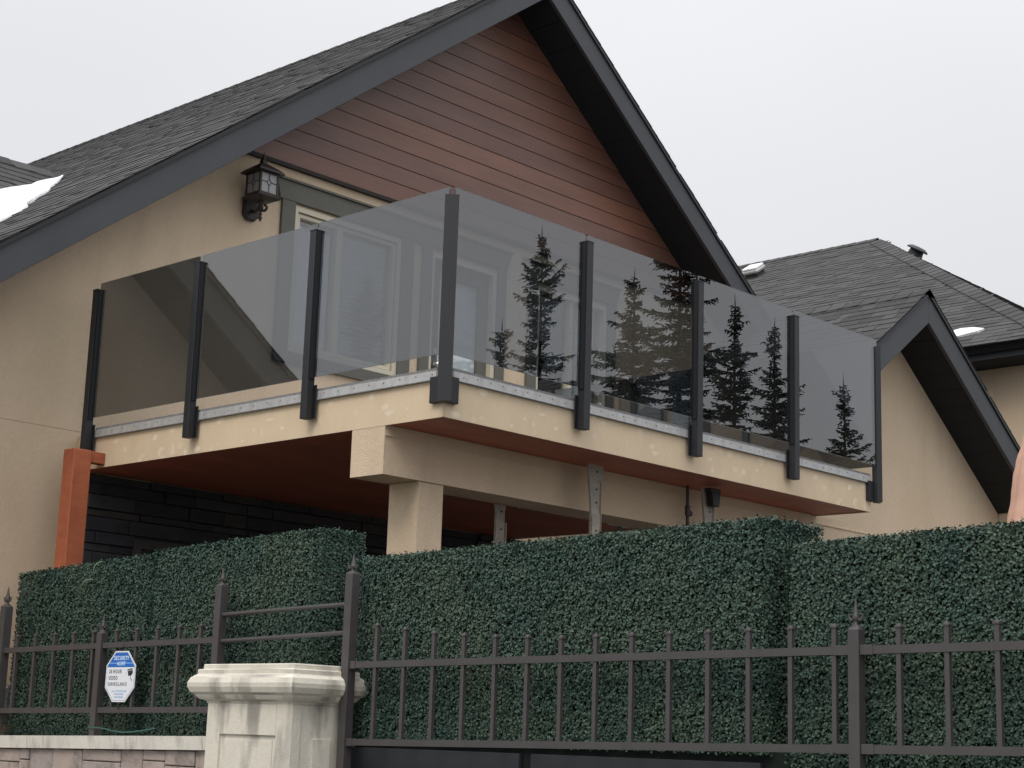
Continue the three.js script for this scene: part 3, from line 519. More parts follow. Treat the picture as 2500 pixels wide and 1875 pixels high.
// panes
{
  const t = 0.005, yb = GB, zc = OF - 0.012;
  const xs = [-0.028, ...fx, BW + 0.04]; for (let i = 0; i < 4; i++) part(railing, 'glass_pane', hb(xs[i] + (i ? 0.014 : 0.0), xs[i + 1] - (i < 3 ? 0.014 : 0.012), yb, GT, zc - t, zc + t), M.glass);
  const zs = [0.016, ...lz]; for (let i = 0; i < 3; i++) part(railing, 'glass_pane', hb(-zc - t, -zc + t, yb + (i ? 0 : 0), GT, zs[i + 1] + 0.014, zs[i] - (i ? 0.014 : -0.012)), M.glass);
  const rz = [0.02, -1.24, -2.48, -3.82]; for (let i = 0; i < 3; i++) part(railing, 'glass_pane', hb(BW + zc - t, BW + zc + t, yb, GT, rz[i + 1] + 0.014, rz[i] - 0.014), M.glass);
}

// ---------------------------------------------------------------- wall lantern
{
  const L = thing('wall_lantern', 'dark bronze wall lantern with leaded frosted panes left of the window', 'lantern', P(1.41, 2.30, FZ));
  const cx = 1.41, cz = FZ + 0.20, w = 0.088, y0 = 2.485, y1 = 2.675;
  part(L, 'back_plate', prism([[1.40, 2.515], [1.362, 2.485], [1.362, 2.355], [1.40, 2.315], [1.48, 2.315], [1.518, 2.355], [1.518, 2.485], [1.48, 2.515]], FZ + 0.001, FZ + 0.05, [], 0.012), M.bronze);
  const arm = new THREE.TubeGeometry(new THREE.CatmullRomCurve3([P(1.44, 2.40, FZ + 0.04), P(1.43, 2.375, FZ + 0.09), P(1.42, 2.38, FZ + 0.15), P(cx, 2.41, cz), P(cx, 2.45, cz)]), 24, 0.013, 10);
  const curl = new THREE.TubeGeometry(new THREE.CatmullRomCurve3([P(cx, 2.375, cz), P(cx + 0.01, 2.355, cz + 0.04), P(cx + 0.01, 2.38, cz + 0.068), P(cx, 2.405, cz + 0.045)]), 16, 0.011, 8);
  const drop = new THREE.LatheGeometry([[0, 2.262], [0.007, 2.274], [0.019, 2.298], [0.010, 2.315], [0.016, 2.328], [0.011, 2.345], [0.021, 2.368], [0.024, 2.392], [0.013, 2.415], [0.026, 2.44], [0.036, 2.455]].map(([a, b]) => new THREE.Vector2(a, b)), 16).translate(C.x + cx, C.y, C.z + cz);
  part(L, 'arm', [metric(arm), metric(curl), metric(drop)], M.bronze);
  const sq = (r) => Math.SQRT2 * r;
  const base = new THREE.CylinderGeometry(sq(w + 0.012), sq(w + 0.032), 0.022, 4).rotateY(Math.PI / 4).translate(C.x + cx, C.y + y0 - 0.012, C.z + cz);
  const base2 = new THREE.CylinderGeometry(sq(w + 0.03), sq(0.05), 0.022, 4).rotateY(Math.PI / 4).translate(C.x + cx, C.y + y0 - 0.034, C.z + cz);
  part(L, 'base', [metric(flat(base)), metric(flat(base2))], M.bronze);
  const posts = []; for (const a of [-1, 1]) for (const b of [-1, 1]) posts.push(hb(cx + a * w - 0.009, cx + a * w + 0.009, y0, y1, cz + b * w - 0.009, cz + b * w + 0.009));
  for (const a of [-1, 1]) for (const y of [y0, y1 - 0.012]) { posts.push(hb(cx - w + 0.009, cx + w - 0.009, y, y + 0.014, cz + a * w - 0.008, cz + a * w + 0.008), hb(cx + a * w - 0.008, cx + a * w + 0.008, y, y + 0.014, cz - w + 0.009, cz + w - 0.009)); }
  part(L, 'cage', posts, M.bronze);
  for (const [dx, dz] of [[1, 0], [-1, 0], [0, 1], [0, -1]]) {
    const p = part(L, 'pane', dx ? hb(cx + dx * w - 0.002, cx + dx * w + 0.002, y0 + 0.014, y1 - 0.013, cz - w + 0.009, cz + w - 0.009) : hb(cx - w + 0.009, cx + w - 0.009, y0 + 0.014, y1 - 0.013, cz + dz * w - 0.002, cz + dz * w + 0.002), M.lampGlass);
    // leading: a diamond with bars to the frame
    const ym = (y0 + y1) / 2 + 0.008, T = [], q = (a, y) => dx ? P(cx + dx * (w + 0.004), y, cz + a) : P(cx + a, y, cz + dz * (w + 0.004));
    const line = (...v) => T.push(metric(new THREE.TubeGeometry(new THREE.CatmullRomCurve3(v, false, 'catmullrom', 0), 6, 0.0032, 5)));
    line(q(0, ym + 0.03), q(0.022, ym), q(0, ym - 0.03)); line(q(0, ym + 0.03), q(-0.022, ym), q(0, ym - 0.03));
    line(q(0, ym + 0.03), q(0, y1 - 0.012)); line(q(0, ym - 0.03), q(0, y0 + 0.012)); line(q(0.022, ym), q(w - 0.008, ym)); line(q(-0.022, ym), q(-w + 0.008, ym));
    part(p, 'leading', T, M.bronze);
  }
  part(L, 'candle', metric(new THREE.CylinderGeometry(0.018, 0.018, 0.1, 16).translate(C.x + cx, C.y + y0 + 0.05, C.z + cz)), M.lampInner);
  const rf = [[sq(w + 0.045), 0.0], [sq(w + 0.040), 0.014], [sq(w + 0.018), 0.036], [sq(0.066), 0.066], [sq(0.036), 0.088], [sq(0.024), 0.094], [sq(0.024), 0.112], [sq(0.011), 0.142], [sq(0.013), 0.150], [sq(0.005), 0.172], [0.0, 0.205]];
  const prof = rf.map(([a, b]) => new THREE.Vector2(a, y1 + b));
  part(L, 'hood', metric(flat(new THREE.LatheGeometry([new THREE.Vector2(0, y1), ...prof], 4)).rotateY(Math.PI / 4).translate(C.x + cx, C.y, C.z + cz)), M.bronze);
}

// ---------------------------------------------------------------- cedar post beside the balcony
{
  const t = thing('cedar_post', 'orange cedar post with a short arm at the left end of the balcony', 'post', P(-0.21, G0, -3.56));
  part(t, 'post', hrb(-0.285, -0.135, G0, 0.10, -3.63, -3.49, 0.008), M.cedar);
  part(t, 'arm', hrb(-0.134, -0.002, 0.018, 0.10, -3.60, -3.52, 0.004), M.cedar);
  const m = thing('utility_meter', 'grey utility meter on the stucco wall behind the left fence post', 'meter', P(-0.42, -1.8, FZ));
  part(m, 'box', hrb(-0.62, -0.36, -1.86, -1.60, FZ + 0.001, FZ + 0.12, 0.01), M.meter);
  part(m, 'dome', metric(new THREE.CylinderGeometry(0.075, 0.08, 0.1, 24).rotateX(Math.PI / 2).translate(C.x - 0.49, C.y - 1.68, C.z + FZ + 0.16)), M.galvDark);
  part(m, 'conduit', hb(-0.51, -0.47, -1.59, -1.52, FZ + 0.01, FZ + 0.05), M.meter);
}
// ---------------------------------------------------------------- folded umbrella at the right edge
{
  const t = thing('patio_umbrella', 'folded peach coloured patio umbrella rising behind the hedge at the right edge', 'umbrella', new THREE.Vector3(7.5, YARD, -3.55));
  const g = new THREE.CylinderGeometry(1, 1, 1, 96, 26, true), p = g.attributes.position;
  const prof = [[0, 0.055], [0.12, 0.075], [0.24, 0.10], [0.34, 0.115], [0.46, 0.125], [0.60, 0.145], [0.74, 0.18], [0.88, 0.235], [1, 0.26]];
  const rad = (s) => { for (let i = 1; i < prof.length; i++) if (s <= prof[i][0]) { const q = (s - prof[i - 1][0]) / (prof[i][0] - prof[i - 1][0]); return lerp(prof[i - 1][1], prof[i][1], q * q * (3 - 2 * q)); } return prof.at(-1)[1]; };
  for (let i = 0; i < p.count; i++) {
    const a = Math.atan2(p.getZ(i), p.getX(i)), s = 0.5 - p.getY(i), r = rad(s) * (1 + (0.20 + 0.18 * s) * (Math.pow(Math.abs(Math.cos(a * 3.5 + 0.5)), 0.55) - 0.62) + 0.04 * Math.sin(a * 3 + s * 5));
    p.setXYZ(i, 7.5 + Math.cos(a) * r, 1.6 + lerp(1.56, 0.78, s) , -3.58 + Math.sin(a) * r);
  }
  g.computeVertexNormals(); part(t, 'canopy', metric(g), M.canvasPeach);
  part(t, 'pole', metric(new THREE.CylinderGeometry(0.022, 0.022, 2.1, 16).translate(7.5, YARD + 1.05, -3.58)), M.bronze);
  part(t, 'finial', metric(new THREE.SphereGeometry(0.04, 16, 12).translate(7.5, 3.19, -3.58)), M.bronze);
}

// ---------------------------------------------------------------- hedge panels
function leafGeo() {
  // a small cupped leaf: 6 triangles
  const v = [[0, 0, 0], [0.42, 0.35, 0.10], [0.36, 0.8, 0.12], [0, 1, 0.02], [-0.36, 0.8, 0.12], [-0.42, 0.35, 0.10], [0, 0.5, -0.05]];
  const g = new THREE.BufferGeometry(); g.setAttribute('position', new THREE.Float32BufferAttribute(v.flat(), 3)); g.setIndex([0, 1, 6, 1, 2, 6, 2, 3, 6, 3, 4, 6, 4, 5, 6, 5, 0, 6]);
  g.setAttribute('uv', new THREE.Float32BufferAttribute(v.flatMap(([a, b]) => [a, b]), 2)); g.computeVertexNormals(); return g;
}
const LEAF = leafGeo();
function hedge(label, x0, x1, z0, z1, yb, yt0, yt1, round = 0.03) {       // top goes from yt0 at z0 to yt1 at z1
  const t = thing('hedge', label, 'hedge', new THREE.Vector3((x0 + x1) / 2, yb, (z0 + z1) / 2), 'green boxwood hedge panels behind the fence');
  const top = (z) => lerp(yt0, yt1, (z - z0) / (z1 - z0)), i = 0.05, e0 = 0.085;
  part(t, 'core', loft([[x0 + e0, z0 + i], [x0 + i, z0 + e0], [x0 + i, z1 - e0], [x0 + e0, z1 - i], [x1 - i, z1 - i], [x1 - i, z0 + i]].reverse().map(([x, z]) => new THREE.Vector3(x, yb + 0.01, z)), [[x0 + e0, z0 + i], [x0 + i, z0 + e0], [x0 + i, z1 - e0], [x0 + e0, z1 - i], [x1 - i, z1 - i], [x1 - i, z0 + i]].reverse().map(([x, z]) => new THREE.Vector3(x, top(z) - 0.035, z))), M.hedgeCore);
  const list = [], H = (yt0 + yt1) / 2 - yb, L = z1 - z0, Wd = x1 - x0, lay = (n, f) => { for (let k = 0; k < n; k++) list.push(f()); };
  const D = 25000, wob = (a, b) => 0.022 * (fbm(a * 0.31 + 7, b * 0.31 + 3, 64, 64, 3, 301) - 0.5) * 2 + 0.012 * (fbm(a + 7, b + 3, 64, 64, 2, 302) - 0.5);
  lay(D * H * L, () => { const z = rr(z0, z1), y = rr(yb, top(z)), e = Math.max(0, 1 - (top(z) - y) / round) , d = -rnd() * rnd() * 0.045; const c = Math.max(0, 1 - Math.min(z - z0, z1 - z) / 0.06); return [x0 - wob(z * 4, y * 4) - d + e * e * 0.012 + c * c * 0.11, y, z, -1, 0.25, z - z0 < 0.05 ? -0.6 * c : 0.6 * c]; });
  lay(D * Wd * L, () => { const z = rr(z0, z1), x = rr(x0, x1); return [x, top(z) + wob(z * 4, x * 4 + 20) - rnd() * rnd() * 0.045, z, 0, 1, 0]; });
  for (const [zz, s] of [[z0, -1], [z1, 1]]) lay(D * H * Wd, () => { const x = rr(x0, x1), y = rr(yb, top(zz)); return [x, y, zz + s * (wob(x * 4 + 40, y * 4) * 0.5 - 0.012 - rnd() * rnd() * 0.045), 0, 0.25, s]; });
  // sprigs that stand out of the clipped faces
  lay(420 * (L + 1), () => { const z = rr(z0, z1), x = rr(x0, x1); return [x, top(z) + rr(-0.005, 0.016), z, rr(-0.4, 0.4), 1, rr(-0.4, 0.4)]; });
  const im = shadows(new THREE.InstancedMesh(LEAF, M.leaf, list.length)), m = new THREE.Matrix4(), q = new THREE.Quaternion(), n = new THREE.Vector3(), o = origin.get(t), q2 = new THREE.Quaternion(), Z = new THREE.Vector3(0, 0, 1);
  list.forEach(([x, y, z, nx, ny, nz], k) => {
    n.set(nx + rr(-0.75, 0.75), ny + rr(-0.6, 0.75), nz + rr(-0.75, 0.75)).normalize();
    q.setFromUnitVectors(Z, n); q2.setFromAxisAngle(Z, rnd() * 6.283); q.multiply(q2);
    const s = rr(0.0095, 0.0155);
    im.setMatrixAt(k, m.compose(new THREE.Vector3(x, y, z).sub(o), q, new THREE.Vector3(s * 0.95, s, s)));
    const c = rnd(), w = fbm(z * 0.13 + 3, y * 0.13 + 5, 32, 32, 3, 305), g = (1.1 + 0.5 * c * c) * (0.8 + 0.4 * w), yl = rnd() < 0.07 ? 1.25 : 1;
    im.setColorAt(k, lin(0.036 * g * yl * (0.8 + 0.5 * w), 0.072 * g, 0.054 * g / yl * (1.1 - 0.25 * w)));
  });
  im.name = 'foliage'; im.userData.kind = 'stuff'; t.add(im); return t;
}
const rel = 1.6;
M.stem = std({ color: lin(0.20, 0.24, 0.16), roughness: 0.7 });       // heights below were measured from the camera
{
  const h = hedge('clipped green hedge panel standing leftmost behind the warning sign', 6.245, 6.56, -10.52, -8.905, rel - 0.13, rel + 1.015, rel + 1.078);
  for (const q of [[[6.30, 1.05, -9.53], [6.24, 1.055, -9.51], [6.205, 1.025, -9.525], [6.21, 0.98, -9.54], [6.235, 0.955, -9.56]], [[6.24, 0.945, -9.58], [6.205, 0.93, -9.63], [6.21, 0.89, -9.67], [6.24, 0.865, -9.67]]])
    part(h, 'stem', metric(new THREE.TubeGeometry(new THREE.CatmullRomCurve3(q.map(([x, y, z]) => new THREE.Vector3(x, rel + y, z))), 20, 0.0035, 6)), M.stem, 'pale dry tendril hanging on the leaves');
}
hedge('clipped green hedge panel with rounded end in front of the stucco column', 6.205, 6.55, -8.875, -7.27, rel - 0.13, rel + 1.085, rel + 1.137, 0.08);
hedge('long clipped green hedge panel behind the middle of the right fence', 6.22, 6.66, -6.99, -4.245, rel - 0.03, rel + 0.948, rel + 1.002);
hedge('clipped green hedge panel at the right, lower than its neighbour', 6.22, 6.66, -4.185, -1.6, rel - 0.25, rel + 0.872, rel + 0.952);
{
  const t = thing('planter', 'dark charcoal planter box beneath the long hedge panel', 'planter', new THREE.Vector3(6.4, YARD, -5.6));
  const Y = rel - 0.065;
  for (const [a, b] of [[-6.985, -5.735], [-5.66, -4.31]]) part(t, 'panel', rb(6.235, 6.265, YARD, Y, a, b, 0.005), M.planter);
  part(t, 'trough', bx(6.268, 6.66, YARD, rel - 0.02, -6.98, -4.19), M.hedgeCore);
}

// ---------------------------------------------------------------- stone wall, coping, pillar
{
  const t = thing('stone_wall', 'low wall of pinkish stone blocks under pale coping on the left', 'wall', new THREE.Vector3(6.1, 0, -10));
  const y = (z) => rel - 0.115 + 0.0195 * (z + 8);                     // top of the blocks; the wall climbs a little towards the pillar
  part(t, 'core', loft([[6.03, -13], [6.35, -13], [6.35, -7.66], [6.03, -7.66]].map(([x, z]) => new THREE.Vector3(x, 0, z)), [[6.03, -13], [6.35, -13], [6.35, -7.66], [6.03, -7.66]].map(([x, z]) => new THREE.Vector3(x, y(z) - 0.003, z))), M.mortar);
  const cz = [-13, -11.6, -9.77, -7.935, -7.662];
  for (let i = 0; i < 4; i++) {
    const a = cz[i] + 0.003, b = cz[i + 1] - 0.003, q = (x0, x1, h) => [[x0, a], [x1, a], [x1, b], [x0, b]].map(([x, z]) => new THREE.Vector3(x, y(z) + h, z));
    part(t, 'coping_stone', loft(q(5.975, 6.37, 0), q(5.965, 6.375, 0.078)), M.coping);
  }
  // blocks in broken courses
  const courses = [[0.006, 0.155], [0.158, 0.30], [0.303, 0.5]];
  courses.forEach(([d0, d1], ci) => {
    let z = -13 + ci * 0.13; const fixed = [-9.786, -9.516, -9.186, -8.772, -8.551, -8.328, -8.04, -7.665];
    const joints = []; while (z < -9.9) { joints.push(z); z += rr(0.22, 0.42); } joints.push(...fixed.map((f, k) => f + (ci && k < 7 ? rr(-0.1, 0.1) : 0)));
    for (let i = 0; i < joints.length - 1; i++) {
      const a = joints[i] + 0.004, b = joints[i + 1] - 0.004, out = 6.0 + rr(0, 0.008), ym = y((a + b) / 2); if (b - a < 0.05) continue;
      const split = ci === 0 && rnd() < 0.4 ? 0.085 + rr(-0.02, 0.02) : 0;
      for (const [p, q] of split ? [[d0, split - 0.003], [split + 0.003, d1]] : [[d0, d1]]) part(t, 'block', rb(out, 6.032, ym - q, ym - p, a, b, 0.006), M.block[Math.floor(rnd() * 4)]);
    }
  });
  part(t, 'block_field', rb(6.006, 6.033, 0, rel - 0.72, -13, -7.67, 0.006), M.block[1]);
}
{
  const t = thing('stone_pillar', 'pale weathered limestone pillar with a moulded cap at the end of the wall', 'pillar', new THREE.Vector3(5.975, 0, -7.305));
  const x0 = 5.80, x1 = 6.15, z0 = -7.66, z1 = -6.95, yt = rel + 0.145;
  part(t, 'shaft', bx(x0, x1, 0, yt, z0, z1), M.limestone);
  // raised strips and frame of the recessed panel on the street face, and the end face
  const f = 0.016;
  part(t, 'panel_frame', [rb(x0 - f, x0 + 0.01, 0.3, yt - 0.0, z0 + 0.0, z0 + 0.115, 0.004), rb(x0 - f, x0 + 0.05, 0.3, yt, z1 - 0.115, z1 + 0.012, 0.004), rb(x0 + 0.052, x1 + 0.005, 0.3, yt, z1 - 0.02, z1 + 0.006, 0.003), rb(x0 - f, x0 + 0.01, rel - 0.02, yt, z0 + 0.117, z1 - 0.117, 0.004)], M.limestone);
  part(t, 'panel', rb(x0 - 0.008, x0 + 0.005, 0.35, rel - 0.045, z0 + 0.15, z1 - 0.15, 0.003), M.limestone);
  part(t, 'end_panel', rb(x0 + 0.13, x1 - 0.09, 0.35, rel - 0.03, z1 - 0.01, z1 + 0.016, 0.004), M.limestone);
  // moulded cap: profile swept round the rectangle
  const pr = [[-0.03, 0], [0.012, 0.0], [0.016, 0.012], [0.045, 0.022], [0.058, 0.036], [0.062, 0.045], [0.082, 0.058], [0.094, 0.085], [0.095, 0.108], [0.084, 0.135], [0.066, 0.150], [0.06, 0.152], [0.056, 0.158], [0.056, 0.178], [0.052, 0.182], [0.034, 0.184], [0.034, 0.205], [0.03, 0.211], [-0.06, 0.216]];
  const rings = pr.map(([d, y]) => [[x0 - d, z0 - d], [x1 + d, z0 - d], [x1 + d, z1 + d], [x0 - d, z1 + d]].map(([x, z]) => new THREE.Vector3(x, yt + y, z)));
  const v = [], tri = (a, b, c) => v.push(...a.toArray(), ...b.toArray(), ...c.toArray());
  for (let i = 0; i < rings.length - 1; i++) for (let k = 0; k < 4; k++) { const a = rings[i], b = rings[i + 1], j = (k + 1) % 4; tri(a[k], b[j], a[j]); tri(a[k], b[k], b[j]); }
  const tp = rings.at(-1); tri(tp[0], tp[2], tp[1]); tri(tp[0], tp[3], tp[2]);
  const g = new THREE.BufferGeometry(); g.setAttribute('position', new THREE.Float32BufferAttribute(v, 3)); g.computeVertexNormals();
  part(t, 'cap', metric(g), M.limestone);
}

// ---------------------------------------------------------------- iron fence
const XF = 6.1;
function spear() {          // finial: cap pyramid, neck, barbs and a long point
  const l = [[0, 0.105], [0.0035, 0.095], [0.0075, 0.07], [0.014, 0.045], [0.019, 0.034], [0.011, 0.028], [0.009, 0.018], [0.03, 0.004], [0.034, 0]].map(([a, b]) => new THREE.Vector2(a, b));
  const parts = [strip(new THREE.LatheGeometry(l.reverse(), 4)).rotateY(Math.PI / 4)];
  for (const s of [-1, 1]) { const c = new THREE.TubeGeometry(new THREE.CatmullRomCurve3([[0, 0.036, 0], [0, 0.030, s * 0.016], [0, 0.033, s * 0.029], [0, 0.050, s * 0.033]].map((q) => new THREE.Vector3(...q))), 8, 0.0058, 6); parts.push(strip(c)); }
  return mergeGeometries(parts.map((q) => metric(q)));
}
const SPEAR = spear();
const PICK = metric(new RoundedBoxGeometry(0.022, 1, 0.022, 1, 0.002));
const PCAP = mergeGeometries([metric(new THREE.BoxGeometry(0.03, 0.007, 0.03)), metric(new THREE.CylinderGeometry(0.004, 0.019, 0.012, 4).rotateY(Math.PI / 4).translate(0, 0.0095, 0))]);
function fencePost(t, z, yb, yt, w, tip, x = XF) {
  const m = part(t, 'post', rb(x - w / 2, x + w / 2, yb, yt, z - w / 2, z + w / 2, 0.003), M.fence);
  if (tip) put(m, 'finial', SPEAR, M.fence, new THREE.Vector3(x, yt, z), null, new THREE.Vector3(w / 0.052, tip / 0.105, w / 0.052));
  return m;
}
function rail(t, za, ya, zc, yc, h = 0.034, x = XF) {
  const q = (z, y) => [[x - 0.015, y - h / 2], [x + 0.015, y - h / 2], [x + 0.015, y + h / 2], [x - 0.015, y + h / 2]].map(([a, b]) => new THREE.Vector3(a, b, z));
  part(t, 'rail', loft(q(za, ya), q(zc, yc)), M.fence);
}
function pickets(t, list) { for (const [z, yb, yt] of list) { put(t, 'picket', PICK, M.fence, new THREE.Vector3(XF, (yb + yt) / 2, z), null, new THREE.Vector3(1, yt - yb, 1)); put(t, 'picket_cap', PCAP, M.fence, new THREE.Vector3(XF, yt + 0.003, z)); } }
{
  const t = thing('iron_fence', 'dark metal fence right of the pillar, in front of the long hedge', 'fence', new THREE.Vector3(XF, 1.2, -5.3));
  const yT = (z) => rel + lerp(0.363, 0.410, (z + 6.84) / 3.5), yB = (z) => rel + lerp(-0.040, 0.012, (z + 6.84) / 3.5);
  fencePost(t, -6.872, 1.1, rel + 0.853, 0.057, 0.105);
  fencePost(t, -3.741, 1.1, rel + 0.49, 0.052, 0.135);
  fencePost(t, -0.7, 1.1, rel + 0.53, 0.052, 0.135);
  for (const [a, b] of [[-6.843, -3.768], [-3.714, -0.727]]) { rail(t, a, yT(a), b, yT(b)); rail(t, a, yB(a), b, yB(b)); }
  for (const f of [yT, yB]) { for (const [a, b] of [[-3.835, -3.768], [-3.714, -3.655], [-6.843, -6.80]]) { const z = (a + b) / 2; part(t, 'bracket', rb(XF - 0.0185, XF + 0.0185, f(z) - 0.0205, f(z) + 0.0205, a, b, 0.002), M.fence); } }
  const extra = [0.2, 0.172, 0.145, 0.127, 0.113, 0.105];
  pickets(t, [...Array(14).keys()].map((k) => { const z = -6.654 + k * 0.2162; return [z, yB(z) + 0.005, yT(z) + (extra[k] ?? 0.095) ]; }));
  pickets(t, [...Array(13).keys()].map((k) => { const z = -3.541 + k * 0.2155; return [z, yB(z) + 0.005, yT(z) + 0.086]; }));
}
{
  const t = thing('iron_fence', 'dark metal fence on the low stone wall left of the pillar', 'fence', new THREE.Vector3(XF, rel - 0.05, -9.2));
  const yT = (z) => rel + lerp(0.480, 0.514, (z + 10.4) / 2.35), yB = (z) => rel + lerp(0.082, 0.115, (z + 10.4) / 2.35), yW = (z) => rel - 0.04 + 0.0195 * (z + 8);
  fencePost(t, -10.385, yW(-10.385), rel + 0.775, 0.062, 0.14);
  fencePost(t, -9.212, yW(-9.212), rel + 0.576, 0.054, 0.125);
  fencePost(t, -8.016, yW(-8.016), rel + 0.832, 0.056, 0.105);
  fencePost(t, -11.6, yW(-11.6), rel + 0.76, 0.06, 0.13);
  for (const [a, b] of [[-11.57, -10.417], [-10.353, -9.24], [-9.184, -8.045]]) { rail(t, a, yT(a), b, yT(b)); rail(t, a, yB(a), b, yB(b)); }
  for (const z of [-10.211, -9.983, -9.755, -9.529, -9.306, -9.051, -8.836, -8.619, -8.40, -8.19, -10.62, -10.84, -11.06, -11.28]) pickets(t, [[z, yB(z) + 0.005, yT(z) + 0.084]]);
  // two rods that bridge the pillar
  for (const [a, b] of [[0.66, 0.688], [0.507, 0.536]]) {
    const A = new THREE.Vector3(XF, rel + a, -7.988), B = new THREE.Vector3(XF, rel + b, -6.902), d = B.clone().sub(A), g = new THREE.CylinderGeometry(0.0125, 0.0125, d.length(), 16).applyQuaternion(new THREE.Quaternion().setFromUnitVectors(new THREE.Vector3(0, 1, 0), d.clone().normalize())).translate(...A.clone().add(B).multiplyScalar(0.5).toArray());
    part(t, 'rod', metric(g), M.fence);
  }
}
// ---------------------------------------------------------------- sign
{
  const W = 640, H = 620, cv = document.createElement('canvas'); cv.width = W; cv.height = H; const g = cv.getContext('2d');
  // outline of the sign in its own plane (z to the right, y up), in metres
  const o = [[-0.066, 0.155], [0.066, 0.155], [0.155, 0.066], [0.155, -0.068], [0.066, -0.155], [-0.066, -0.155], [-0.155, -0.068], [-0.155, 0.066]], X = (x) => (x / 0.32 + 0.5) * W, Yc = (y) => (0.5 - y / 0.31) * H;
  const poly = (k) => { g.beginPath(); o.forEach(([x, y], i) => g[i ? 'lineTo' : 'moveTo'](X(x * k), Yc(y * k))); g.closePath(); };
  g.fillStyle = '#e9ecf2'; g.fillRect(0, 0, W, H);
  g.save(); poly(0.93); g.clip(); g.fillStyle = '#1668c0'; g.fillRect(0, 0, W, Yc(0.056));
  g.fillStyle = '#7fb6f0'; g.fillRect(0, Yc(0.084), W, 12); g.restore();
  poly(0.94); g.strokeStyle = '#6f7d96'; g.lineWidth = 5; g.stroke();
  const word = (s, x, y, size, color, align = 'center', w) => { g.fillStyle = color; g.font = 'bold ' + size + 'px sans-serif'; g.textAlign = align; g.textBaseline = 'middle'; g.fillText(s, x, y, w); };
  word('SECURITY', W / 2, Yc(0.112), 70, '#dcecff', 'center', 330); word('ALERT', W / 2, Yc(0.079), 62, '#dcecff', 'center', 220);
  word('24 HOUR', X(-0.125), Yc(0.030), 66, '#2d3038', 'left', 310); word('VIDEO', X(-0.125), Yc(-0.010), 66, '#2d3038', 'left', 230); word('SURVEILLANCE', X(-0.13), Yc(-0.047), 58, '#2d3038', 'left', 430);
  word('ALL ACTIVITIES ARE', W / 2, Yc(-0.090), 34, '#6f9bd0', 'center', 320); word('MONITORED', W / 2, Yc(-0.108), 34, '#6f9bd0', 'center', 200); word('& RECORDED', W / 2, Yc(-0.126), 34, '#6f9bd0', 'center', 200);
  // the camera pictogram
  g.fillStyle = '#22252c'; g.beginPath(); [[0.072, 0.042], [0.125, 0.050], [0.132, 0.020], [0.118, 0.006], [0.086, 0.002]].forEach(([x, y], i) => g[i ? 'lineTo' : 'moveTo'](X(x), Yc(y))); g.closePath(); g.fill();
  g.strokeStyle = '#e9ecf2'; g.lineWidth = 6; g.beginPath(); g.moveTo(X(0.080), Yc(0.034)); g.lineTo(X(0.124), Yc(0.041)); g.stroke();
  g.strokeStyle = '#22252c'; g.lineWidth = 10; g.beginPath(); g.moveTo(X(0.108), Yc(0.006)); g.lineTo(X(0.112), Yc(-0.012)); g.lineTo(X(0.128), Yc(-0.026)); g.stroke();
  g.strokeStyle = '#8a8f99'; g.lineWidth = 5; g.beginPath(); g.arc(X(0.066), Yc(0.020), 17, 1.6, 4.4); g.stroke();
  const tx = new THREE.CanvasTexture(cv); tx.colorSpace = THREE.SRGBColorSpace; tx.anisotropy = 8;
  const mat = std({ map: tx, roughness: 0.45 }), edge = std({ color: lin(0.75, 0.77, 0.82), roughness: 0.5 });
  const t = thing('warning_sign', 'white and blue eight sided video surveillance sign hung on the fence', 'sign', new THREE.Vector3(6.07, rel + 0.155, -8.945));
  const sh = new THREE.Shape(o.map(([x, y]) => new THREE.Vector2(x, y)));
  const place = (q) => q.rotateY(-Math.PI / 2).translate(6.078, rel + 0.305, -8.945);
  const board = new THREE.ExtrudeGeometry(sh, { depth: 0.004, bevelEnabled: false });
  part(t, 'board', metric(place(board)), edge);
  const face = new THREE.ShapeGeometry(sh), uv = face.attributes.uv, fp = face.attributes.position; for (let i = 0; i < uv.count; i++) uv.setXY(i, fp.getX(i) / 0.32 + 0.5, fp.getY(i) / 0.31 + 0.5);
  part(t, 'print', strip(place(face.translate(0, 0, 0.0052))), mat);
  for (const [y, z] of [[0.475, -8.945], [0.13, -8.95]]) part(t, 'tie', metric(new THREE.TorusGeometry(0.022, 0.0022, 6, 24).rotateY(0.2).translate(6.088, rel + y, z)), M.black);
  const c = thing('garden_cord', 'thin green cord looped round the fence post below the sign', 'cord', new THREE.Vector3(6.07, rel - 0.03, -8.9));
  part(c, 'cord', metric(new THREE.TubeGeometry(new THREE.CatmullRomCurve3([[6.135, -0.004, -9.20], [6.10, 0.0, -9.246], [6.066, -0.006, -9.236], [6.062, -0.008, -9.19], [6.068, -0.010, -9.10], [6.074, -0.024, -8.98], [6.078, -0.030, -8.86], [6.08, -0.021, -8.72], [6.10, 0.0, -8.57]].map(([x, y, z]) => new THREE.Vector3(x, rel + y, z))), 60, 0.0042, 8)), M.cord);
}
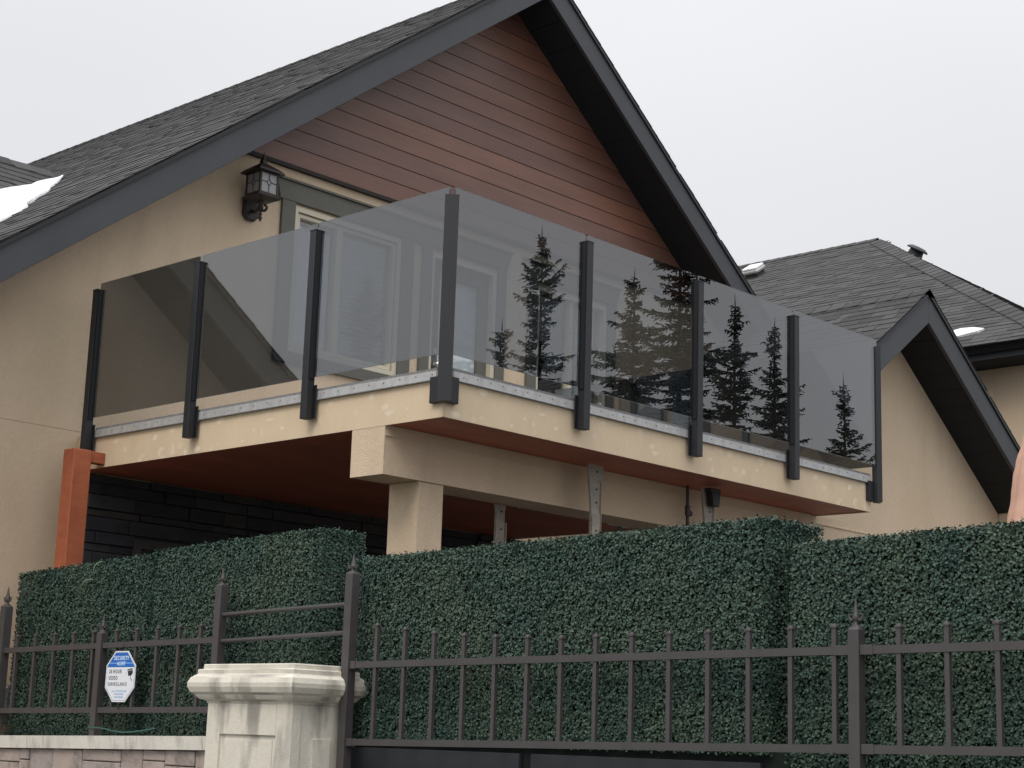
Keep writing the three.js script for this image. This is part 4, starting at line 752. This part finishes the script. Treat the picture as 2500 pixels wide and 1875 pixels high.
// small things under the balcony
{
  const b = thing('string_bulb', 'tiny white bulb hanging just under the beam', 'bulb', P(2.25, -0.18, -1.45));
  part(b, 'globe', metric(new THREE.SphereGeometry(0.014, 14, 10).translate(C.x + 2.27, C.y - 0.16, C.z - 1.47)), M.lampInner); part(b, 'socket', metric(new THREE.CylinderGeometry(0.007, 0.007, 0.16, 8).translate(C.x + 2.27, C.y - 0.07, C.z - 1.47)), M.black);
  const r = thing('patio_awning', 'white edge of a small awning just above the long hedge', 'awning', P(3.5, G0, -1.5));
  part(r, 'valance', loft([P(3.38, -0.145, -1.5), P(3.62, -0.15, -1.5), P(3.62, -0.15, -1.54), P(3.38, -0.145, -1.54)], [P(3.38, -0.163, -1.5), P(3.62, -0.168, -1.5), P(3.62, -0.168, -1.54), P(3.38, -0.163, -1.54)]), M.blind);
  part(r, 'pole', hb(3.49, 3.52, G0, -0.169, -1.535, -1.505), M.galvDark);
}

// ---------------------------------------------------------------- spruces across the street, seen mirrored in the glass
function spruceGeos(seed, H, spread, detail) {
  SEED = seed;
  const v = [], nrm = [], idx = [], tmp = new THREE.Vector3();
  const spindle = (a, b, r) => {        // a thin eight faced spindle: one needled twig
    const d = b.clone().sub(a), s = new THREE.Vector3(d.y, -d.x, d.z * 0.3).cross(d).normalize(), t = d.clone().cross(s).normalize(), m = a.clone().lerp(b, 0.42), k = v.length / 3;
    const push = (p, n) => { v.push(p.x, p.y, p.z); nrm.push(n.x, n.y, n.z); };
    push(a, d.clone().negate().normalize()); for (const [x, y] of [[1, 0], [0, 1], [-1, 0], [0, -1]]) { const n = s.clone().multiplyScalar(x).addScaledVector(t, y); push(m.clone().addScaledVector(n, r), n); } push(b, d.clone().normalize());
    for (let i = 0; i < 4; i++) { const p = k + 1 + i, q = k + 1 + (i + 1) % 4; idx.push(k, q, p, k + 5, p, q); }
  };
  const bend = rr(-0.02, 0.02), leader = rr(0.42, 0.6);
  const axis = (y) => new THREE.Vector3(bend * (H - y) * 0.4 + 0.03 * Math.sin(y * 1.3 + seed), y, 0.03 * Math.cos(y * 1.1 + seed));
  spindle(axis(H - leader - 0.1), axis(H), 0.02);
  const down = new THREE.Vector3(0, -1, 0);
  // one bough: a curved stem with side sprays that carry sprays in turn
  const bough = (O, a, len, lift, curl, fine, top) => {
    const dir = new THREE.Vector3(Math.cos(a), 0, Math.sin(a)), side = new THREE.Vector3(-dir.z, 0, dir.x), wig = rr(-0.15, 0.15);
    const at = (t) => O.clone().addScaledVector(dir, len * t).addScaledVector(side, len * wig * t * t).add(new THREE.Vector3(0, len * (lift * t + curl * t * t), 0));
    const segs = Math.max(2, Math.ceil(len / 0.22)); for (let k = 0; k < segs; k++) spindle(at(Math.max(0, k / segs - 0.03)), at(Math.min(1, (k + 1.3) / segs)), fine ? (top ? 0.02 : 0.028) : 0.05);
    const step = fine ? 0.085 : 0.26, m = Math.max(1, Math.floor(len / step));
    for (let k = 0; k <= m; k++) for (const w of [-1, 1]) {
      const t = clamp((k + rr(-0.3, 0.3)) / m, 0.08, 0.97), b = at(t), L = Math.min(0.5, (0.10 + 0.34 * len * (1 - t))) * rr(0.55, 1.3), f = rr(0.5, 0.9);
      const e = b.clone().addScaledVector(side, w * L * 0.8).addScaledVector(dir, L * f).add(new THREE.Vector3(0, L * rr(-0.45, 0.18), 0));
      spindle(b, e, (fine ? 0.023 : 0.06) * rr(0.85, 1.25));
      if (fine && L > 0.13) for (let j = 0; j < Math.floor(L / 0.075); j++) {
        const q = b.clone().lerp(e, rr(0.2, 0.95)), l = rr(0.06, 0.13);
        spindle(q, q.clone().addScaledVector(dir, l * rr(0.2, 1)).addScaledVector(side, w * l * rr(-0.6, 0.9)).addScaledVector(down, l * rr(-0.25, 0.9)), 0.020);
      }
      if (fine && rnd() < 0.55) { const l = rr(0.06, 0.17); spindle(b, b.clone().addScaledVector(dir, l * 0.4).addScaledVector(down, l), 0.021); }
    }
  };
  let y = H - leader, lobe = rnd() * 6.28;
  while (y > 1.2) {
    const depth = H - y, fine = depth < detail, top = depth < 1.3, n = 4 + Math.floor(rnd() * 3);
    const len0 = Math.min(2.7, 0.17 + spread * Math.pow(Math.max(0, depth - leader) + 0.1, 0.9)) * (0.8 + 0.35 * Math.sin(depth * 2.1 + lobe)), off = rnd() * 6.28;
    for (let i = 0; i < n; i++) bough(axis(y + rr(-0.1, 0.1)), off + i * 6.283 / n + rr(-0.4, 0.4), len0 * (rnd() < 0.2 ? rr(1.15, 1.6) : rr(0.4, 1.0)), lerp(0.6, -0.30, clamp(depth / 4.5)) + rr(-0.2, 0.2), 0.32 * clamp(depth / 2.5), fine, top);
    // short dense twigs that hide the stem
    if (fine && !top) for (let k = 0; k < 16; k++) { const a = rnd() * 6.28, L = rr(0.12, 0.34) * Math.min(1, 0.35 + len0 * 0.8), b = axis(y + rr(-0.2, 0.2)).add(new THREE.Vector3(Math.cos(a) * L * 0.5, 0, Math.sin(a) * L * 0.5)); spindle(b, b.clone().add(new THREE.Vector3(Math.cos(a + rr(-0.7, 0.7)) * L, rr(-0.12, 0.14), Math.sin(a + rr(-0.7, 0.7)) * L)), 0.027); }
    y -= (fine ? (top ? 0.2 : 0.3) : 0.5) * rr(0.7, 1.25);
  }
  const g = new THREE.BufferGeometry(); g.setAttribute('position', new THREE.Float32BufferAttribute(v, 3)); g.setAttribute('normal', new THREE.Float32BufferAttribute(nrm, 3)); g.setIndex(idx);
  g.setAttribute('uv', new THREE.Float32BufferAttribute(new Float32Array(v.length / 3 * 2).map((_, i) => v[Math.floor(i / 2) * 3 + (i % 2)]), 2));
  const tr = new THREE.CylinderGeometry(0.02, 0.20, H - 0.6, 12, 6).translate(0, (H - 0.6) / 2, 0);
  return [g, metric(tr)];
}
{
  const kinds = [[101, 17.3, 0.37], [202, 16.0, 0.25], [303, 19.2, 0.36], [404, 15.6, 0.31]].map(([s, h, sp]) => ({ h, g: spruceGeos(s, h, sp, 8.5) }));
  const spots = [
    [0, 36.95, 19.71, 17.30, 0.3, 'tall dark spruce with a long leader mirrored in the first pane right of the corner'],
    [3, 36.10, 20.55, 14.25, 2.1, 'small dark spruce mirrored low in the glass beside the taller one'],
    [3, 38.81, 17.55, 15.95, 4.0, 'spruce with a twin tipped top mirrored in the second pane from the corner'],
    [2, 39.65, 16.45, 19.2, 1.2, 'broadest dark spruce, mirrored behind the second post from the corner'],
    [1, 40.66, 15.13, 15.15, 0.7, 'slim pointed dark spruce mirrored in the third pane from the corner'],
    [1, 41.34, 14.15, 14.45, 3.3, 'spruce with a crooked tip mirrored just left of the fourth post'],
    [1, 42.46, 12.43, 12.65, 5.2, 'lone slender spruce mirrored in the last pane before the far corner'],
  ];
  for (const [k, x, z, h, turn, label] of spots) {
    const t = thing('spruce_tree', label, 'tree', new THREE.Vector3(x, 0, z), 'spruces mirrored in the balcony glass');
    const { g, h: H } = kinds[k], s = 1 + (h / H - 1) * 0.0, y = h - H;
    const c = shadows(new THREE.Mesh(g[0], M.spruce)); c.name = 'crown'; const b = shadows(new THREE.Mesh(g[1], M.bark)); b.name = 'trunk';
    for (const m of [c, b]) { m.rotation.y = turn; m.position.y = y; m.scale.setScalar(s); t.add(m); }
  }
}

scene.updateMatrixWorld(true);
renderer.render(scene, camera);
